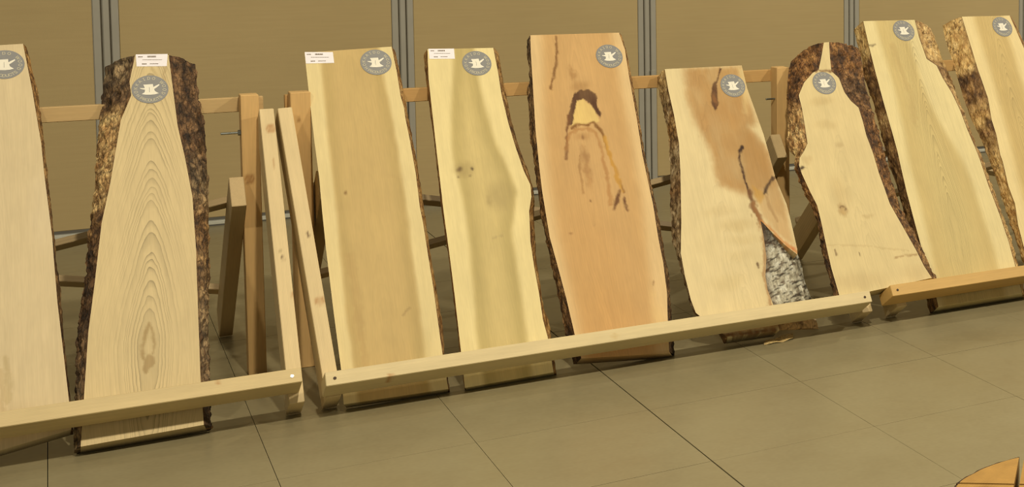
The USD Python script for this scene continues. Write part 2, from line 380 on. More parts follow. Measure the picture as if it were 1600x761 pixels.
# ------------------------------------------------------------------ the boards
BOARDS = {'b1': {'x': -0.2344,
        't': 0.065,
        'w0': 0,
        'left': [[-0.1918, -0.0028], [-0.1831, 0.1985], [-0.1727, 0.497], [-0.1616, 0.7658], [-0.1483, 1.0477], [-0.1378, 1.2936], [-0.1269, 1.5108]],
        'right': [[0.1918, 0.0623], [0.1877, 0.1655], [0.1769, 0.3303], [0.165, 0.5094], [0.1586, 0.6713], [0.1564, 0.7457], [0.1385, 0.9939], [0.1324, 1.1096], [0.1107, 1.3231], [0.0864, 1.5186]],
        'lo': [[-0.2032, 0.017], [-0.1422, 1.5474]],
        'ro': [[0.1937, 0.0745], [0.1896, 0.1781], [0.1798, 0.3453], [0.1733, 0.5139], [0.1749, 0.5721], [0.17, 0.5963], [0.1616, 0.7043], [0.1605, 0.7718], [0.1488, 0.9497], [0.1399, 1.1395],
               [0.1234, 1.3562], [0.0924, 1.5556]],
        'sticker': [0.0311, 1.4349],
        'paint': [('stroke', [[0.0178, 0.3345], [0.0272, 0.2674], [0.0243, 0.1816]], 0.0069, (185, 158, 100), 0.5), ('stroke', [[0.007, 0.2926], [0.0071, 0.1634]], 0.0068, (190, 160, 105), 0.5),
                  ('blob', [0.1371, 0.8486], 0.0461, 0.1468, (228, 205, 158), 0.5), ('blob', [0.0268, 0.1172], 0.1023, 0.0638, (200, 170, 115), 0.4)],
        'ring': {'axis': [[0.0008, 0.059], [-0.0093, 0.7001], [-0.0197, 1.5059]], 'eye': [0.002, 0.1643], 'k': 0.05, 'h': 0.05, 'f': 160, 'amt': 0.05, 'warp': 0.006}},
 'b2': {'x': 0.1563,
        't': 0.085,
        'w0': 0,
        'left': [[-0.1753, -0.0058], [-0.1616, 0.1517], [-0.1416, 0.384], [-0.1199, 0.54], [-0.0995, 0.7011], [-0.0901, 0.7753], [-0.058, 0.931], [-0.0348, 1.0697], [-0.017, 1.1745], [0.0193, 1.2749],
                 [0.0165, 1.3312], [0.0387, 1.4426]],
        'right': [[0.1753, 0.0006], [0.1753, 0.1535], [0.1824, 0.3873], [0.1891, 0.5971], [0.1909, 0.6278], [0.1918, 0.8469], [0.1779, 1.0023], [0.1615, 1.137], [0.1551, 1.2849], [0.1487, 1.4386]],
        'lo': [[-0.1841, -0.0014], [-0.1778, 0.1812], [-0.1741, 0.3142], [-0.1606, 0.4821], [-0.1339, 0.6438], [-0.1283, 0.7593], [-0.1093, 0.8706], [-0.0922, 1.1025], [-0.0785, 1.2348],
               [-0.0574, 1.3924], [-0.0493, 1.4799]],
        'ro': [[0.196, 0.0124], [0.1994, 0.1128], [0.2118, 0.3585], [0.2251, 0.5239], [0.2332, 0.6519], [0.2474, 0.8788], [0.2523, 1.1591], [0.2378, 1.3238], [0.2382, 1.4589]],
        'sticker': [0.0807, 1.2958],
        'tag': [[0.0417, 1.446], [0.1448, 1.4429], [0.1389, 1.3908], [0.0425, 1.3946]],
        'paint': [('stroke', [[0.0304, 0.3801], [0.0192, 0.3425], [0.0115, 0.2978], [0.0155, 0.2629]], 0.0037, (165, 132, 72), 0.7),
                  ('stroke', [[0.0326, 0.3868], [0.0422, 0.3504], [0.0456, 0.3037], [0.0383, 0.2705]], 0.0038, (165, 132, 72), 0.6),
                  ('poly', [[0.015, 0.2516], [0.0271, 0.2701], [0.0415, 0.2586], [0.0423, 0.2357], [0.0264, 0.2157], [0.0149, 0.2086], [0.0121, 0.2294]], 0.0037, (166, 132, 72), 0.7),
                  ('stroke', [[0.107, 1.353], [0.0881, 1.3867], [0.0859, 1.4252]], 0.0041, (175, 150, 95), 0.5), ('stroke', [[0.13, 1.319], [0.1315, 1.3871]], 0.0041, (170, 140, 90), 0.5)],
        'ring': {'axis': [[0.0131, -0.0257], [0.0288, 0.3064], [0.052, 0.6335], [0.0658, 0.8793], [0.0741, 1.136], [0.0889, 1.4031]],
                 'eye': [0.0301, 0.2948],
                 'k': 0.24,
                 'h': 0.03,
                 'f': 105,
                 'amt': 0.42,
                 'warp': 0.01}},
 'b3': {'x': 0.948,
        't': 0.05,
        'w0': 0,
        'left': [[-0.1777, 0.0026], [-0.1732, 0.1223], [-0.1768, 0.3667], [-0.1784, 0.6007], [-0.1773, 0.7575], [-0.1741, 0.8962], [-0.1767, 1.0466], [-0.1769, 1.2319], [-0.1767, 1.4454]],
        'right': [[0.1777, -0.0029], [0.1752, 0.1291], [0.1758, 0.2894], [0.1763, 0.4023], [0.174, 0.5266], [0.1726, 0.6646], [0.1692, 0.7405], [0.1717, 0.8819], [0.1673, 1.0277], [0.1621, 1.1338],
                  [0.1627, 1.1764], [0.1558, 1.2306], [0.1547, 1.3392], [0.1479, 1.4587]],
        'lo': [[-0.1697, 0.0068], [-0.1684, 1.4677]],
        'ro': [[0.1906, 0.0047], [0.1904, 0.1436], [0.1971, 0.2131], [0.1981, 0.3144], [0.1956, 0.4188], [0.1918, 0.566], [0.1922, 0.7598], [0.1917, 0.9025], [0.1869, 1.0425], [0.1808, 1.1648],
               [0.1834, 1.2221], [0.1769, 1.2933], [0.1674, 1.4819]],
        'sticker': [0.0808, 1.3881],
        'tag': [[-0.1758, 1.448], [-0.074, 1.4431], [-0.0737, 1.3932], [-0.1759, 1.3956]],
        'paint': [('heart', [[-0.1301, -0.0064], [-0.1332, 0.1917], [-0.135, 0.3655], [-0.1301, 0.5686], [-0.1275, 0.7519], [-0.1275, 0.9133], [-0.1248, 1.1062], [-0.1229, 1.2473], [-0.1212, 1.438]],
                   [[0.114, -0.0024], [0.1121, 0.1263], [0.1165, 0.3281], [0.1162, 0.4578], [0.1168, 0.6165], [0.1203, 0.7241], [0.1177, 0.8616], [0.1145, 1.0586], [0.1079, 1.232], [0.1019, 1.3499],
                    [0.0986, 1.4514]],
                   0.0125, (202, 170, 103), (184, 156, 90)),
                  ('stroke', [[-0.0922, 0.1312], [-0.0981, 0.26], [-0.0956, 0.4102], [-0.1039, 0.5653]], 0.0127, (186, 152, 88), 0.55), ('blob', [-0.0891, 0.8227], 0.0056, 0.008, (130, 95, 45), 0.9),
                  ('blob', [0.0891, 0.8783], 0.0186, 0.0137, (186, 155, 92), 0.5), ('stroke', [[0.0573, 0.3063], [0.083, 0.3331]], 0.0033, (165, 135, 80), 0.6),
                  ('blob', [0.1078, 0.1645], 0.031, 0.0742, (180, 155, 92), 0.5)],
        'ring': {'axis': [[-0.0049, -0.0005], [-0.0018, 0.6842], [-0.0143, 1.4506]], 'eye': [-0.0325, -0.6366], 'k': 0.05, 'h': 0.1, 'f': 150, 'amt': 0.03, 'warp': 0.006}},
 'b4': {'x': 1.3485,
        't': 0.05,
        'w0': 0,
        'left': [[-0.1644, -0.0094], [-0.1593, 0.1283], [-0.1524, 0.3503], [-0.149, 0.5165], [-0.1472, 0.7091], [-0.1434, 0.832], [-0.1384, 1.0091], [-0.1336, 1.1582], [-0.1289, 1.2997],
                 [-0.1162, 1.4397]],
        'right': [[0.1644, -0.0049], [0.1658, 0.1314], [0.1591, 0.2103], [0.1614, 0.3156], [0.1604, 0.4333], [0.163, 0.5416], [0.1785, 0.6725], [0.1971, 0.7343], [0.2016, 0.7872], [0.1853, 0.8526],
                  [0.1691, 0.9614], [0.157, 1.0714], [0.1491, 1.2103], [0.1505, 1.3169], [0.1482, 1.4346]],
        'lo': [[-0.1538, -0.0053], [-0.1514, 0.1407], [-0.1416, 0.5331], [-0.1424, 0.7303], [-0.1317, 1.0327], [-0.1299, 1.1942], [-0.1272, 1.326], [-0.1214, 1.4645]],
        'ro': [[0.1865, 0.0013], [0.1895, 0.1399], [0.1929, 0.2219], [0.1822, 0.2639], [0.1818, 0.3316], [0.1866, 0.496], [0.201, 0.6347], [0.2201, 0.7471], [0.2216, 0.7817], [0.216, 0.8616],
               [0.1951, 0.9721], [0.1839, 1.0941], [0.1773, 1.2852], [0.1785, 1.4568]],
        'sticker': [0.0704, 1.3631],
        'tag': [[-0.112, 1.4414], [-0.0115, 1.4379], [-0.0142, 1.389], [-0.1139, 1.3934]],
        'paint': [('heart',
                   [[-0.0956, -0.0216], [-0.093, 0.1447], [-0.0844, 0.3246], [-0.0731, 0.5094], [-0.0653, 0.6722], [-0.0725, 0.7984], [-0.0799, 0.9266], [-0.0702, 1.0555], [-0.049, 1.2159],
                    [-0.0222, 1.3802], [-0.0154, 1.432]],
                   [[0.0783, -0.0118], [0.0886, 0.1151], [0.0903, 0.2196], [0.092, 0.3256], [0.093, 0.4605], [0.0988, 0.5975], [0.1279, 0.7065], [0.1389, 0.7622], [0.1296, 0.8348], [0.1044, 0.9387],
                    [0.0865, 1.0428], [0.073, 1.1628], [0.067, 1.2838], [0.0717, 1.4279]],
                   0.0159, (212, 186, 116), (174, 152, 86)),
                  ('blob', [-0.0511, 0.8839], 0.0391, 0.031, (165, 140, 82), 0.75), ('blob', [-0.0635, 0.8837], 0.0146, 0.0098, (95, 68, 35), 0.95),
                  ('blob', [-0.0154, 0.8834], 0.0049, 0.0071, (80, 60, 35), 0.95), ('blob', [-0.0726, 0.852], 0.0048, 0.0042, (110, 85, 45), 0.8),
                  ('blob', [-0.0261, 0.8502], 0.0073, 0.0056, (130, 105, 60), 0.6), ('blob', [0.0748, 0.7547], 0.0546, 0.0617, (172, 148, 90), 0.7),
                  ('blob', [0.0314, 0.7311], 0.0122, 0.0222, (160, 136, 82), 0.6), ('stroke', [[0.021, 0.5738], [0.0565, 0.5805]], 0.0036, (175, 150, 95), 0.6)],
        'ring': {'axis': [[-0.003, 0.0024], [0.0176, 0.6349], [0.0203, 1.4303]], 'eye': [-0.0664, -0.4953], 'k': 0.05, 'h': 0.08, 'f': 150, 'amt': 0.03, 'warp': 0.008}},
 'b5': {'x': 1.795,
        't': 0.07,
        'w0': 0,
        'left': [[-0.1743, 0.0259], [-0.1827, 0.1201], [-0.1903, 0.2795], [-0.2013, 0.4206], [-0.2118, 0.542], [-0.2092, 0.7429], [-0.2027, 0.8639], [-0.1913, 1.0254], [-0.1713, 1.2147],
                 [-0.1525, 1.3954], [-0.1412, 1.4788]],
        'right': [[0.1743, -0.0107], [0.1957, 0.125], [0.2164, 0.2423], [0.2273, 0.3747], [0.2285, 0.4881], [0.2366, 0.6375], [0.2359, 0.7114], [0.2357, 0.8669], [0.2449, 1.048], [0.2506, 1.2572],
                  [0.2573, 1.3879], [0.2473, 1.4763]],
        'lo': [[-0.1852, 0.0461], [-0.1965, 0.1469], [-0.1965, 0.2638], [-0.2015, 0.416], [-0.2055, 0.5484], [-0.2093, 0.6607], [-0.2065, 0.7507], [-0.1965, 0.9197], [-0.1971, 0.9912],
               [-0.1978, 1.0032], [-0.174, 1.2514], [-0.1582, 1.2721], [-0.144, 1.3622], [-0.1502, 1.4005], [-0.1345, 1.5115]],
        'ro': [[0.2163, 0.0007], [0.2316, 0.1141], [0.2398, 0.1875], [0.2629, 0.3415], [0.2623, 0.4327], [0.2695, 0.5358], [0.2716, 0.6665], [0.2665, 0.8985], [0.2766, 1.0822], [0.2826, 1.2936],
               [0.277, 1.5113]],
        'sticker': [0.1811, 1.3585],
        'paint': [('heart', [[-0.1509, 0.022], [-0.1557, 0.1816], [-0.1657, 0.3453], [-0.1737, 0.5401], [-0.1718, 0.7389], [-0.1547, 0.9717], [-0.1313, 1.1814], [-0.0916, 1.4608]],
                   [[0.1121, -0.0031], [0.14, 0.1363], [0.1565, 0.3004], [0.1738, 0.4977], [0.1915, 0.7008], [0.1963, 0.942], [0.2009, 1.1594], [0.2092, 1.4646]], 0.0342, (208, 164, 100),
                   (200, 156, 92)),
                  ('stroke', [[-0.0382, 1.4682], [-0.0421, 1.3949], [-0.0579, 1.3325], [-0.0961, 1.2161]], 0.0049, (128, 86, 38), 0.9),
                  ('blob', [0.0071, 1.2785], 0.0164, 0.0312, (160, 112, 55), 0.75), ('blob', [0.0269, 1.2177], 0.0383, 0.0279, (165, 118, 60), 0.65),
                  ('poly',
                   [[-0.0573, 1.0449], [-0.0428, 1.0987], [-0.0205, 1.1494], [-0.0045, 1.1792], [0.0237, 1.1992], [0.0619, 1.1967], [0.0861, 1.1764], [0.0898, 1.12], [0.0952, 1.0732],
                    [0.0876, 1.0614], [0.0707, 1.0904], [0.057, 1.1378], [0.0314, 1.1489], [0.0038, 1.1477], [-0.0117, 1.1056], [-0.0211, 1.0665], [-0.0397, 1.0375]],
                   0.0027, (84, 48, 20), 1.0),
                  ('poly',
                   [[-0.0117, 1.1056], [0.0038, 1.1477], [0.0314, 1.1489], [0.0554, 1.1287], [0.0745, 1.0809], [0.0815, 1.0434], [0.0609, 1.0358], [0.023, 1.0387], [-0.0237, 1.0362],
                    [-0.038, 1.0313]],
                   0.0032, (230, 194, 112), 1.0),
                  ('stroke', [[-0.0453, 1.0836], [-0.0607, 1.0089], [-0.0811, 0.9355], [-0.0927, 0.8831]], 0.0053, (120, 74, 32), 0.95),
                  ('stroke',
                   [[-0.0396, 1.0223], [-0.0151, 1.0386], [0.0268, 1.0292], [0.056, 1.0392], [0.0771, 1.0039], [0.0896, 0.951], [0.0949, 0.8899], [0.1045, 0.8229], [0.1107, 0.7537], [0.1213, 0.7082]],
                   0.0053, (138, 92, 36), 1),
                  ('stroke', [[0.0923, 0.966], [0.0949, 0.9051], [0.1012, 0.8352], [0.1108, 0.7686], [0.1106, 0.7093]], 0.0071, (206, 152, 60), 0.85),
                  ('stroke', [[0.1036, 0.7159], [0.0705, 0.6403]], 0.0059, (112, 70, 30), 1), ('stroke', [[0.1185, 0.679], [0.1168, 0.6264]], 0.007, (108, 66, 28), 1),
                  ('blob', [0.0018, 0.9796], 0.0376, 0.0179, (175, 125, 65), 0.6), ('blob', [-0.002, 0.9738], 0.0053, 0.0149, (130, 85, 40), 0.7),
                  ('blob', [-0.007, 0.8991], 0.016, 0.0355, (145, 98, 48), 0.85), ('blob', [-0.0103, 0.8339], 0.0185, 0.0468, (160, 110, 55), 0.8),
                  ('blob', [-0.0116, 0.7661], 0.0132, 0.0347, (175, 125, 65), 0.6), ('blob', [-0.0211, 0.6824], 0.0052, 0.0057, (105, 68, 32), 0.95),
                  ('stroke', [[-0.0821, 0.9297], [-0.0553, 0.9933], [-0.0251, 1.0121], [0.0295, 1.0138], [0.0582, 0.9901], [0.0652, 0.9077], [0.0679, 0.8026], [0.0599, 0.656]], 0.0066, (176, 122, 60),
                   0.7),
                  ('stroke', [[-0.0334, 0.8865], [-0.0434, 0.8134], [-0.0428, 0.7254]], 0.004, (150, 105, 52), 0.6), ('blob', [-0.0478, 0.3565], 0.1156, 0.3625, (204, 152, 80), 0.5),
                  ('blob', [-0.0438, 0.1644], 0.1014, 0.1329, (206, 155, 85), 0.5), ('blob', [0.1607, 0.1331], 0.0261, 0.1076, (222, 185, 115), 0.6),
                  ('blob', [-0.1259, 0.5484], 0.0076, 0.0041, (150, 105, 55), 0.7), ('stroke', [[0.1723, 0.2982], [0.1664, 0.2822]], 0.004, (140, 100, 50), 0.7)],
        'ring': {'axis': [[-0.0063, 0.0191], [-0.0301, 0.3819], [-0.0239, 0.6364], [-0.0095, 0.8695], [0.0161, 1.1717], [0.0401, 1.4715]],
                 'eye': [-0.013, 0.8341],
                 'k': 0.1,
                 'h': 0.02,
                 'f': 90,
                 'amt': 0.08,
                 'warp': 0.012}},
 'b6': {'x': 2.3351,
        't': 0.08,
        'w0': 0,
        'left': [[-0.1155, 0.0109], [-0.1529, 0.0557], [-0.2066, 0.1141], [-0.2257, 0.1371], [-0.2349, 0.1959], [-0.238, 0.3036], [-0.2347, 0.4028], [-0.2019, 0.5469], [-0.1604, 0.7636],
                 [-0.137, 0.9087], [-0.1307, 1.048], [-0.1312, 1.1678], [-0.1262, 1.276]],
        'right': [[0.1155, 0.008], [0.1159, 0.1167], [0.1061, 0.192], [0.1115, 0.2555], [0.1364, 0.3363], [0.1472, 0.4397], [0.1491, 0.5061], [0.1577, 0.496], [0.1968, 0.4337], [0.2372, 0.3773],
                  [0.2799, 0.3297], [0.2855, 0.3549], [0.289, 0.4899], [0.2886, 0.5702], [0.2679, 0.7006], [0.2655, 0.8195], [0.2628, 0.9187], [0.2522, 1.0305], [0.2393, 1.1557], [0.2406, 1.2754]],
        'lo': [[-0.1012, 0.031], [-0.1338, 0.0869], [-0.1856, 0.1457], [-0.2002, 0.1819], [-0.2142, 0.3271], [-0.2193, 0.4236], [-0.2281, 0.4899], [-0.2085, 0.619], [-0.1687, 0.8223],
               [-0.1437, 0.9693], [-0.1411, 1.0778], [-0.1432, 1.1664], [-0.1391, 1.2881]],
        'ro': [[0.3282, 0.0647], [0.3298, 0.1436], [0.3187, 0.2208], [0.3212, 0.2868], [0.319, 0.354], [0.327, 0.5041], [0.3264, 0.6013], [0.2798, 1.3103]],
        'sticker': [0.1735, 1.1731],
        'paint': [('poly',
                   [[0.2063, 0.955], [0.2649, 0.8375], [0.267, 0.6944], [0.2833, 0.5367], [0.2785, 0.3721], [0.2129, 0.4378], [0.1664, 0.5193], [0.1497, 0.6132], [0.1341, 0.7389], [0.1445, 0.8481]],
                   0.0152, (202, 158, 95), 0.75),
                  ('blob', [0.2233, 0.7934], 0.0423, 0.0624, (190, 144, 82), 0.5),
                  ('poly',
                   [[-0.0442, 1.2781], [0.2442, 1.2759], [0.2334, 1.1494], [0.2435, 1.0334], [0.2474, 0.9842], [0.2063, 0.955], [0.2611, 0.8218], [0.2685, 0.6629], [0.1864, 0.6402], [0.1497, 0.6132],
                    [0.069, 0.6525], [0.0035, 0.69], [-0.0033, 0.7523], [-0.0004, 0.8453], [-0.0295, 0.9421], [-0.0506, 1.023], [-0.0563, 1.1355]],
                   0.0267, (182, 136, 72), 0.9),
                  ('poly', [[0.2107, 1.0261], [0.2613, 1.2144], [0.2426, 1.2692], [0.2163, 1.2639], [0.215, 1.1506], [0.1955, 1.0272]], 0.0122, (222, 192, 125), 0.7),
                  ('blob', [-0.0009, 1.2133], 0.0418, 0.0519, (170, 122, 62), 0.4), ('blob', [0.1167, 1.0589], 0.1061, 0.0836, (182, 134, 70), 0.6),
                  ('blob', [0.163, 0.8624], 0.0753, 0.069, (176, 134, 75), 0.4), ('blob', [0.0134, 1.0022], 0.0592, 0.0505, (190, 145, 85), 0.4),
                  ('poly',
                   [[0.1333, 1.2684], [0.1064, 1.2168], [0.0854, 1.1917], [0.0591, 1.1279], [0.0545, 1.0795], [0.0637, 1.053], [0.0843, 1.0774], [0.0957, 1.1418], [0.0961, 1.1845], [0.1214, 1.2292],
                    [0.1455, 1.2678]],
                   0.0031, (88, 52, 22), 1.0),
                  ('blob', [0.0735, 1.1107], 0.0105, 0.0289, (150, 98, 45), 0.7),
                  ('stroke', [[0.1518, 0.8665], [0.1274, 0.8401], [0.1174, 0.7969], [0.1199, 0.7559], [0.1211, 0.709], [0.1272, 0.6711], [0.1282, 0.637]], 0.0048, (72, 42, 20), 1),
                  ('stroke', [[0.1289, 0.8463], [0.1488, 0.8668]], 0.0059, (60, 35, 18), 1),
                  ('stroke', [[0.1304, 0.6461], [0.1306, 0.6091], [0.1302, 0.5692], [0.1377, 0.5379], [0.1453, 0.5066]], 0.0106, (120, 78, 36), 0.95),
                  ('stroke', [[0.1323, 0.5905], [0.143, 0.522], [0.1457, 0.446], [0.1362, 0.3572], [0.1062, 0.2577], [0.1044, 0.1415], [0.1038, 0.0554]], 0.0094, (165, 112, 55), 0.7),
                  ('poly', [[0.1479, 0.669], [0.1864, 0.6402], [0.1961, 0.6175], [0.1645, 0.5869], [0.1511, 0.6192]], 0.0089, (200, 150, 60), 0.8),
                  ('stroke', [[0.1961, 0.6299], [0.2205, 0.6678], [0.2535, 0.7021]], 0.0071, (70, 44, 22), 0.95), ('stroke', [[0.2414, 0.6907], [0.2685, 0.7006]], 0.0042, (90, 60, 30), 0.9),
                  ('poly', [[0.2235, 0.6675], [0.2655, 0.6883], [0.2796, 0.5836], [0.272, 0.4918], [0.2297, 0.5428], [0.214, 0.5908]], 0.015, (190, 150, 90), 0.6),
                  ('stroke', [[0.2006, 0.6232], [0.2096, 0.5604], [0.2275, 0.497]], 0.0059, (170, 130, 75), 0.6),
                  ('stroke', [[0.1526, 0.4996], [0.1872, 0.4561], [0.2255, 0.403], [0.28, 0.3418]], 0.0088, (205, 130, 55), 0.8), ('blob', [0.2697, 0.3612], 0.0148, 0.0088, (215, 110, 40), 0.8),
                  ('blob', [-0.0232, 0.5712], 0.0716, 0.0265, (205, 176, 115), 0.4), ('blob', [0.0335, 0.4985], 0.0865, 0.0293, (198, 168, 105), 0.5),
                  ('blob', [0.0466, 0.4281], 0.0718, 0.0232, (205, 176, 112), 0.4), ('blob', [0.0156, 0.3579], 0.0711, 0.0229, (208, 180, 118), 0.35),
                  ('blob', [-0.0524, 0.2505], 0.0838, 0.0336, (205, 178, 115), 0.4), ('stroke', [[-0.1373, 0.0254], [-0.0349, 0.0176], [0.0937, 0.0143]], 0.0108, (120, 76, 34), 0.9),
                  ('stroke', [[-0.1517, 0.0611], [-0.0455, 0.0333], [0.1125, 0.0312]], 0.0081, (170, 120, 60), 0.6), ('blob', [-0.1116, 0.4329], 0.0558, 0.0719, (212, 188, 128), 0.3),
                  ('stroke', [[0.0885, 0.3189], [0.0865, 0.2986]], 0.0034, (110, 80, 45), 0.9)],
        'ring': {'axis': [[0.007, 0.0138], [-0.0176, 0.6616], [0.041, 1.2668]], 'eye': [-0.0561, -0.2511], 'k': 0.06, 'h': 0.08, 'f': 130, 'amt': 0.08, 'warp': 0.015}},
 'b7': {'x': 2.9493,
        't': 0.07,
        'w0': 0.099,
        'left': [[-0.2323, 0.0927], [-0.2366, 0.219], [-0.2331, 0.3227], [-0.2276, 0.4364], [-0.2264, 0.514], [-0.244, 0.5879], [-0.2598, 0.6701], [-0.2628, 0.7129], [-0.2504, 0.7494],
                 [-0.2213, 0.7795], [-0.1956, 0.8154], [-0.1869, 0.8919], [-0.1771, 0.9918], [-0.1763, 1.0601], [-0.1323, 1.1247], [-0.0752, 1.1733], [-0.0422, 1.1865], [-0.0122, 1.2499],
                 [0.0222, 1.3293]],
        'right': [[0.2323, 0.1087], [0.2111, 0.1685], [0.1942, 0.249], [0.1715, 0.3311], [0.1519, 0.4026], [0.1294, 0.4847], [0.1234, 0.5761], [0.1184, 0.6331], [0.1169, 0.7439], [0.1085, 0.8346],
                  [0.1109, 0.9032], [0.1089, 0.9771], [0.079, 1.0136], [0.0583, 1.0616], [0.0505, 1.1369], [0.0215, 1.1771], [0.0338, 1.2476], [0.0516, 1.3315]],
        'lo': [[-0.2083, 0.114], [-0.2139, 0.3004], [-0.1999, 0.4827], [-0.2157, 0.578], [-0.2291, 0.6234], [-0.2374, 0.6887], [-0.2403, 0.7386], [-0.2323, 0.7827], [-0.2506, 0.81], [-0.2592, 0.8333],
               [-0.2177, 1.0074], [-0.1645, 1.2103], [-0.1345, 1.2726], [-0.0733, 1.3165], [-0.017, 1.3557], [0.0543, 1.3697]],
        'ro': [[0.276, 0.1294], [0.2552, 0.2711], [0.2475, 0.3306], [0.2263, 0.4049], [0.2093, 0.4871], [0.2068, 0.5683], [0.2095, 0.6795], [0.2076, 0.7925], [0.2106, 0.883], [0.2129, 1.0122],
               [0.2166, 1.1523], [0.2325, 1.2476], [0.2369, 1.3261], [0.1445, 1.3544], [0.0964, 1.3686]],
        'sticker': [-0.0316, 1.1146],
        'paint': [('stroke', [[-0.0731, 1.1814], [-0.024, 1.1803], [0.0249, 1.1776]], 0.0052, (130, 90, 45), 0.9), ('blob', [-0.0722, 1.0232], 0.0578, 0.023, (190, 158, 95), 0.5),
                  ('blob', [-0.0818, 0.9016], 0.0573, 0.0225, (192, 160, 98), 0.4), ('blob', [-0.0388, 0.7968], 0.0191, 0.0159, (170, 140, 85), 0.6),
                  ('blob', [-0.1111, 0.4796], 0.0215, 0.0272, (165, 125, 65), 0.8), ('stroke', [[-0.1224, 0.4901], [-0.1076, 0.4978], [-0.0964, 0.481]], 0.0046, (95, 62, 28), 0.9),
                  ('blob', [-0.1089, 0.47], 0.0123, 0.0121, (205, 170, 105), 0.9), ('blob', [-0.1017, 0.5661], 0.0435, 0.0769, (196, 164, 102), 0.45),
                  ('stroke', [[-0.1998, 0.2974], [-0.1963, 0.2758]], 0.0042, (120, 90, 50), 0.8), ('stroke', [[-0.0861, 0.2677], [-0.0863, 0.2556]], 0.0037, (100, 75, 40), 0.8),
                  ('stroke', [[0.0847, 0.2273], [0.1901, 0.2291]], 0.0038, (170, 135, 80), 0.8), ('stroke', [[-0.2301, 0.3223], [-0.0845, 0.307], [0.1565, 0.2489]], 0.0036, (200, 172, 112), 0.5),
                  ('blob', [0.0029, 0.4355], 0.0282, 0.0091, (190, 160, 100), 0.6), ('blob', [-0.1309, 0.1415], 0.1517, 0.0402, (196, 166, 108), 0.45),
                  ('blob', [0.1584, 0.147], 0.0633, 0.0354, (200, 170, 110), 0.4), ('blob', [-0.2148, 0.7353], 0.0246, 0.0186, (190, 155, 95), 0.5),
                  ('poly', [[-0.2671, 0.7022], [-0.2526, 0.7103], [-0.2298, 0.7018], [-0.2459, 0.6876], [-0.2657, 0.6832]], 0.0046, (70, 48, 25), 0.95),
                  ('blob', [0.015, 0.7791], 0.1128, 0.0963, (214, 188, 128), 0.3)],
        'ring': {'axis': [[0.0124, 0.0915], [-0.06, 0.6251], [0.029, 1.3172]], 'eye': [-0.0158, -0.1111], 'k': 0.06, 'h': 0.08, 'f': 130, 'amt': 0.08, 'warp': 0.015}},
 'b8': {'x': 3.4456,
        't': 0.09,
        'w0': 0,
        'left': [[-0.2271, -0.0052], [-0.2184, 0.1323], [-0.2269, 0.2509], [-0.2241, 0.3921], [-0.2198, 0.5585], [-0.2113, 0.6997], [-0.206, 0.7751], [-0.2049, 0.8789], [-0.2043, 1.043],
                 [-0.2009, 1.1982], [-0.1951, 1.3435], [-0.1859, 1.4825]],
        'right': [[0.2271, -0.0044], [0.237, 0.1358], [0.2424, 0.258], [0.2397, 0.3944], [0.2291, 0.5452], [0.2265, 0.679], [0.2208, 0.761], [0.2087, 0.8582], [0.2033, 0.9544], [0.1866, 1.059],
                  [0.162, 1.1405], [0.1481, 1.2156], [0.1037, 1.2551], [0.0983, 1.3808], [0.104, 1.4801]],
        'lo': [[-0.2252, 0.0139], [-0.2145, 0.1684], [-0.2084, 0.3235], [-0.2113, 0.4696], [-0.2077, 0.6308], [-0.2167, 0.7287], [-0.2157, 0.784], [-0.2108, 0.9236], [-0.2057, 1.0655],
               [-0.217, 1.2105], [-0.2002, 1.3195], [-0.2024, 1.3937], [-0.1969, 1.5087]],
        'ro': [[0.2896, 0.0014], [0.3056, 0.1625], [0.314, 0.2864], [0.306, 0.4257], [0.301, 0.5785], [0.2965, 0.6798], [0.2776, 0.8472], [0.2731, 0.9703], [0.2694, 1.057], [0.2634, 1.1572],
               [0.2525, 1.2649], [0.2467, 1.348], [0.2429, 1.4381], [0.2262, 1.5101], [0.1743, 1.5256]],
        'sticker': [0.0222, 1.4199],
        'paint': [('heart',
                   [[-0.2029, -0.0104], [-0.1939, 0.1242], [-0.1799, 0.2988], [-0.1647, 0.4579], [-0.1625, 0.6218], [-0.1599, 0.7216], [-0.1372, 0.8892], [-0.126, 1.044], [-0.1216, 1.2023],
                    [-0.1223, 1.3457], [-0.119, 1.4802]],
                   [[0.1355, -0.0102], [0.1411, 0.1292], [0.1482, 0.307], [0.1446, 0.4565], [0.139, 0.5917], [0.1275, 0.6779], [0.1003, 0.7835], [0.0693, 0.8902], [0.0435, 1.0149], [0.0333, 1.122],
                    [0.0373, 1.2295], [0.0379, 1.3752], [0.0398, 1.4785]],
                   0.0257, (212, 187, 118), (204, 176, 108)),
                  ('stroke', [[-0.1961, 1.3472], [-0.1608, 1.3474]], 0.0052, (120, 100, 65), 0.8),
                  ('stroke', [[-0.0651, 0.918], [-0.0444, 1.056], [-0.0586, 1.1988], [-0.0623, 1.343]], 0.0139, (192, 162, 98), 0.5), ('blob', [-0.252, 0.089], 0.0643, 0.1801, (214, 190, 122), 0.3)],
        'ring': {'axis': [[-0.0703, 0.0009], [-0.0408, 0.2173], [-0.0226, 0.3374], [-0.0067, 0.5394], [0.0005, 0.7068], [0.015, 0.9467], [0.06, 1.4481]],
                 'eye': [-0.0226, 0.3374],
                 'k': 0.13,
                 'h': 0.016,
                 'f': 170,
                 'amt': 0.34,
                 'warp': 0.01}},
 'b9': {'x': 4.0139,
        't': 0.09,
        'w0': 0,
        'left': [[-0.241, -0.0091], [-0.2473, 0.1051], [-0.2521, 0.2148], [-0.2452, 0.3275], [-0.2236, 0.4413], [-0.2295, 0.5339], [-0.2168, 0.6639], [-0.2185, 0.7025], [-0.2039, 0.8103],
                 [-0.2041, 0.8939], [-0.1848, 1.0154], [-0.1895, 1.1782], [-0.1859, 1.3434], [-0.1837, 1.4896]],
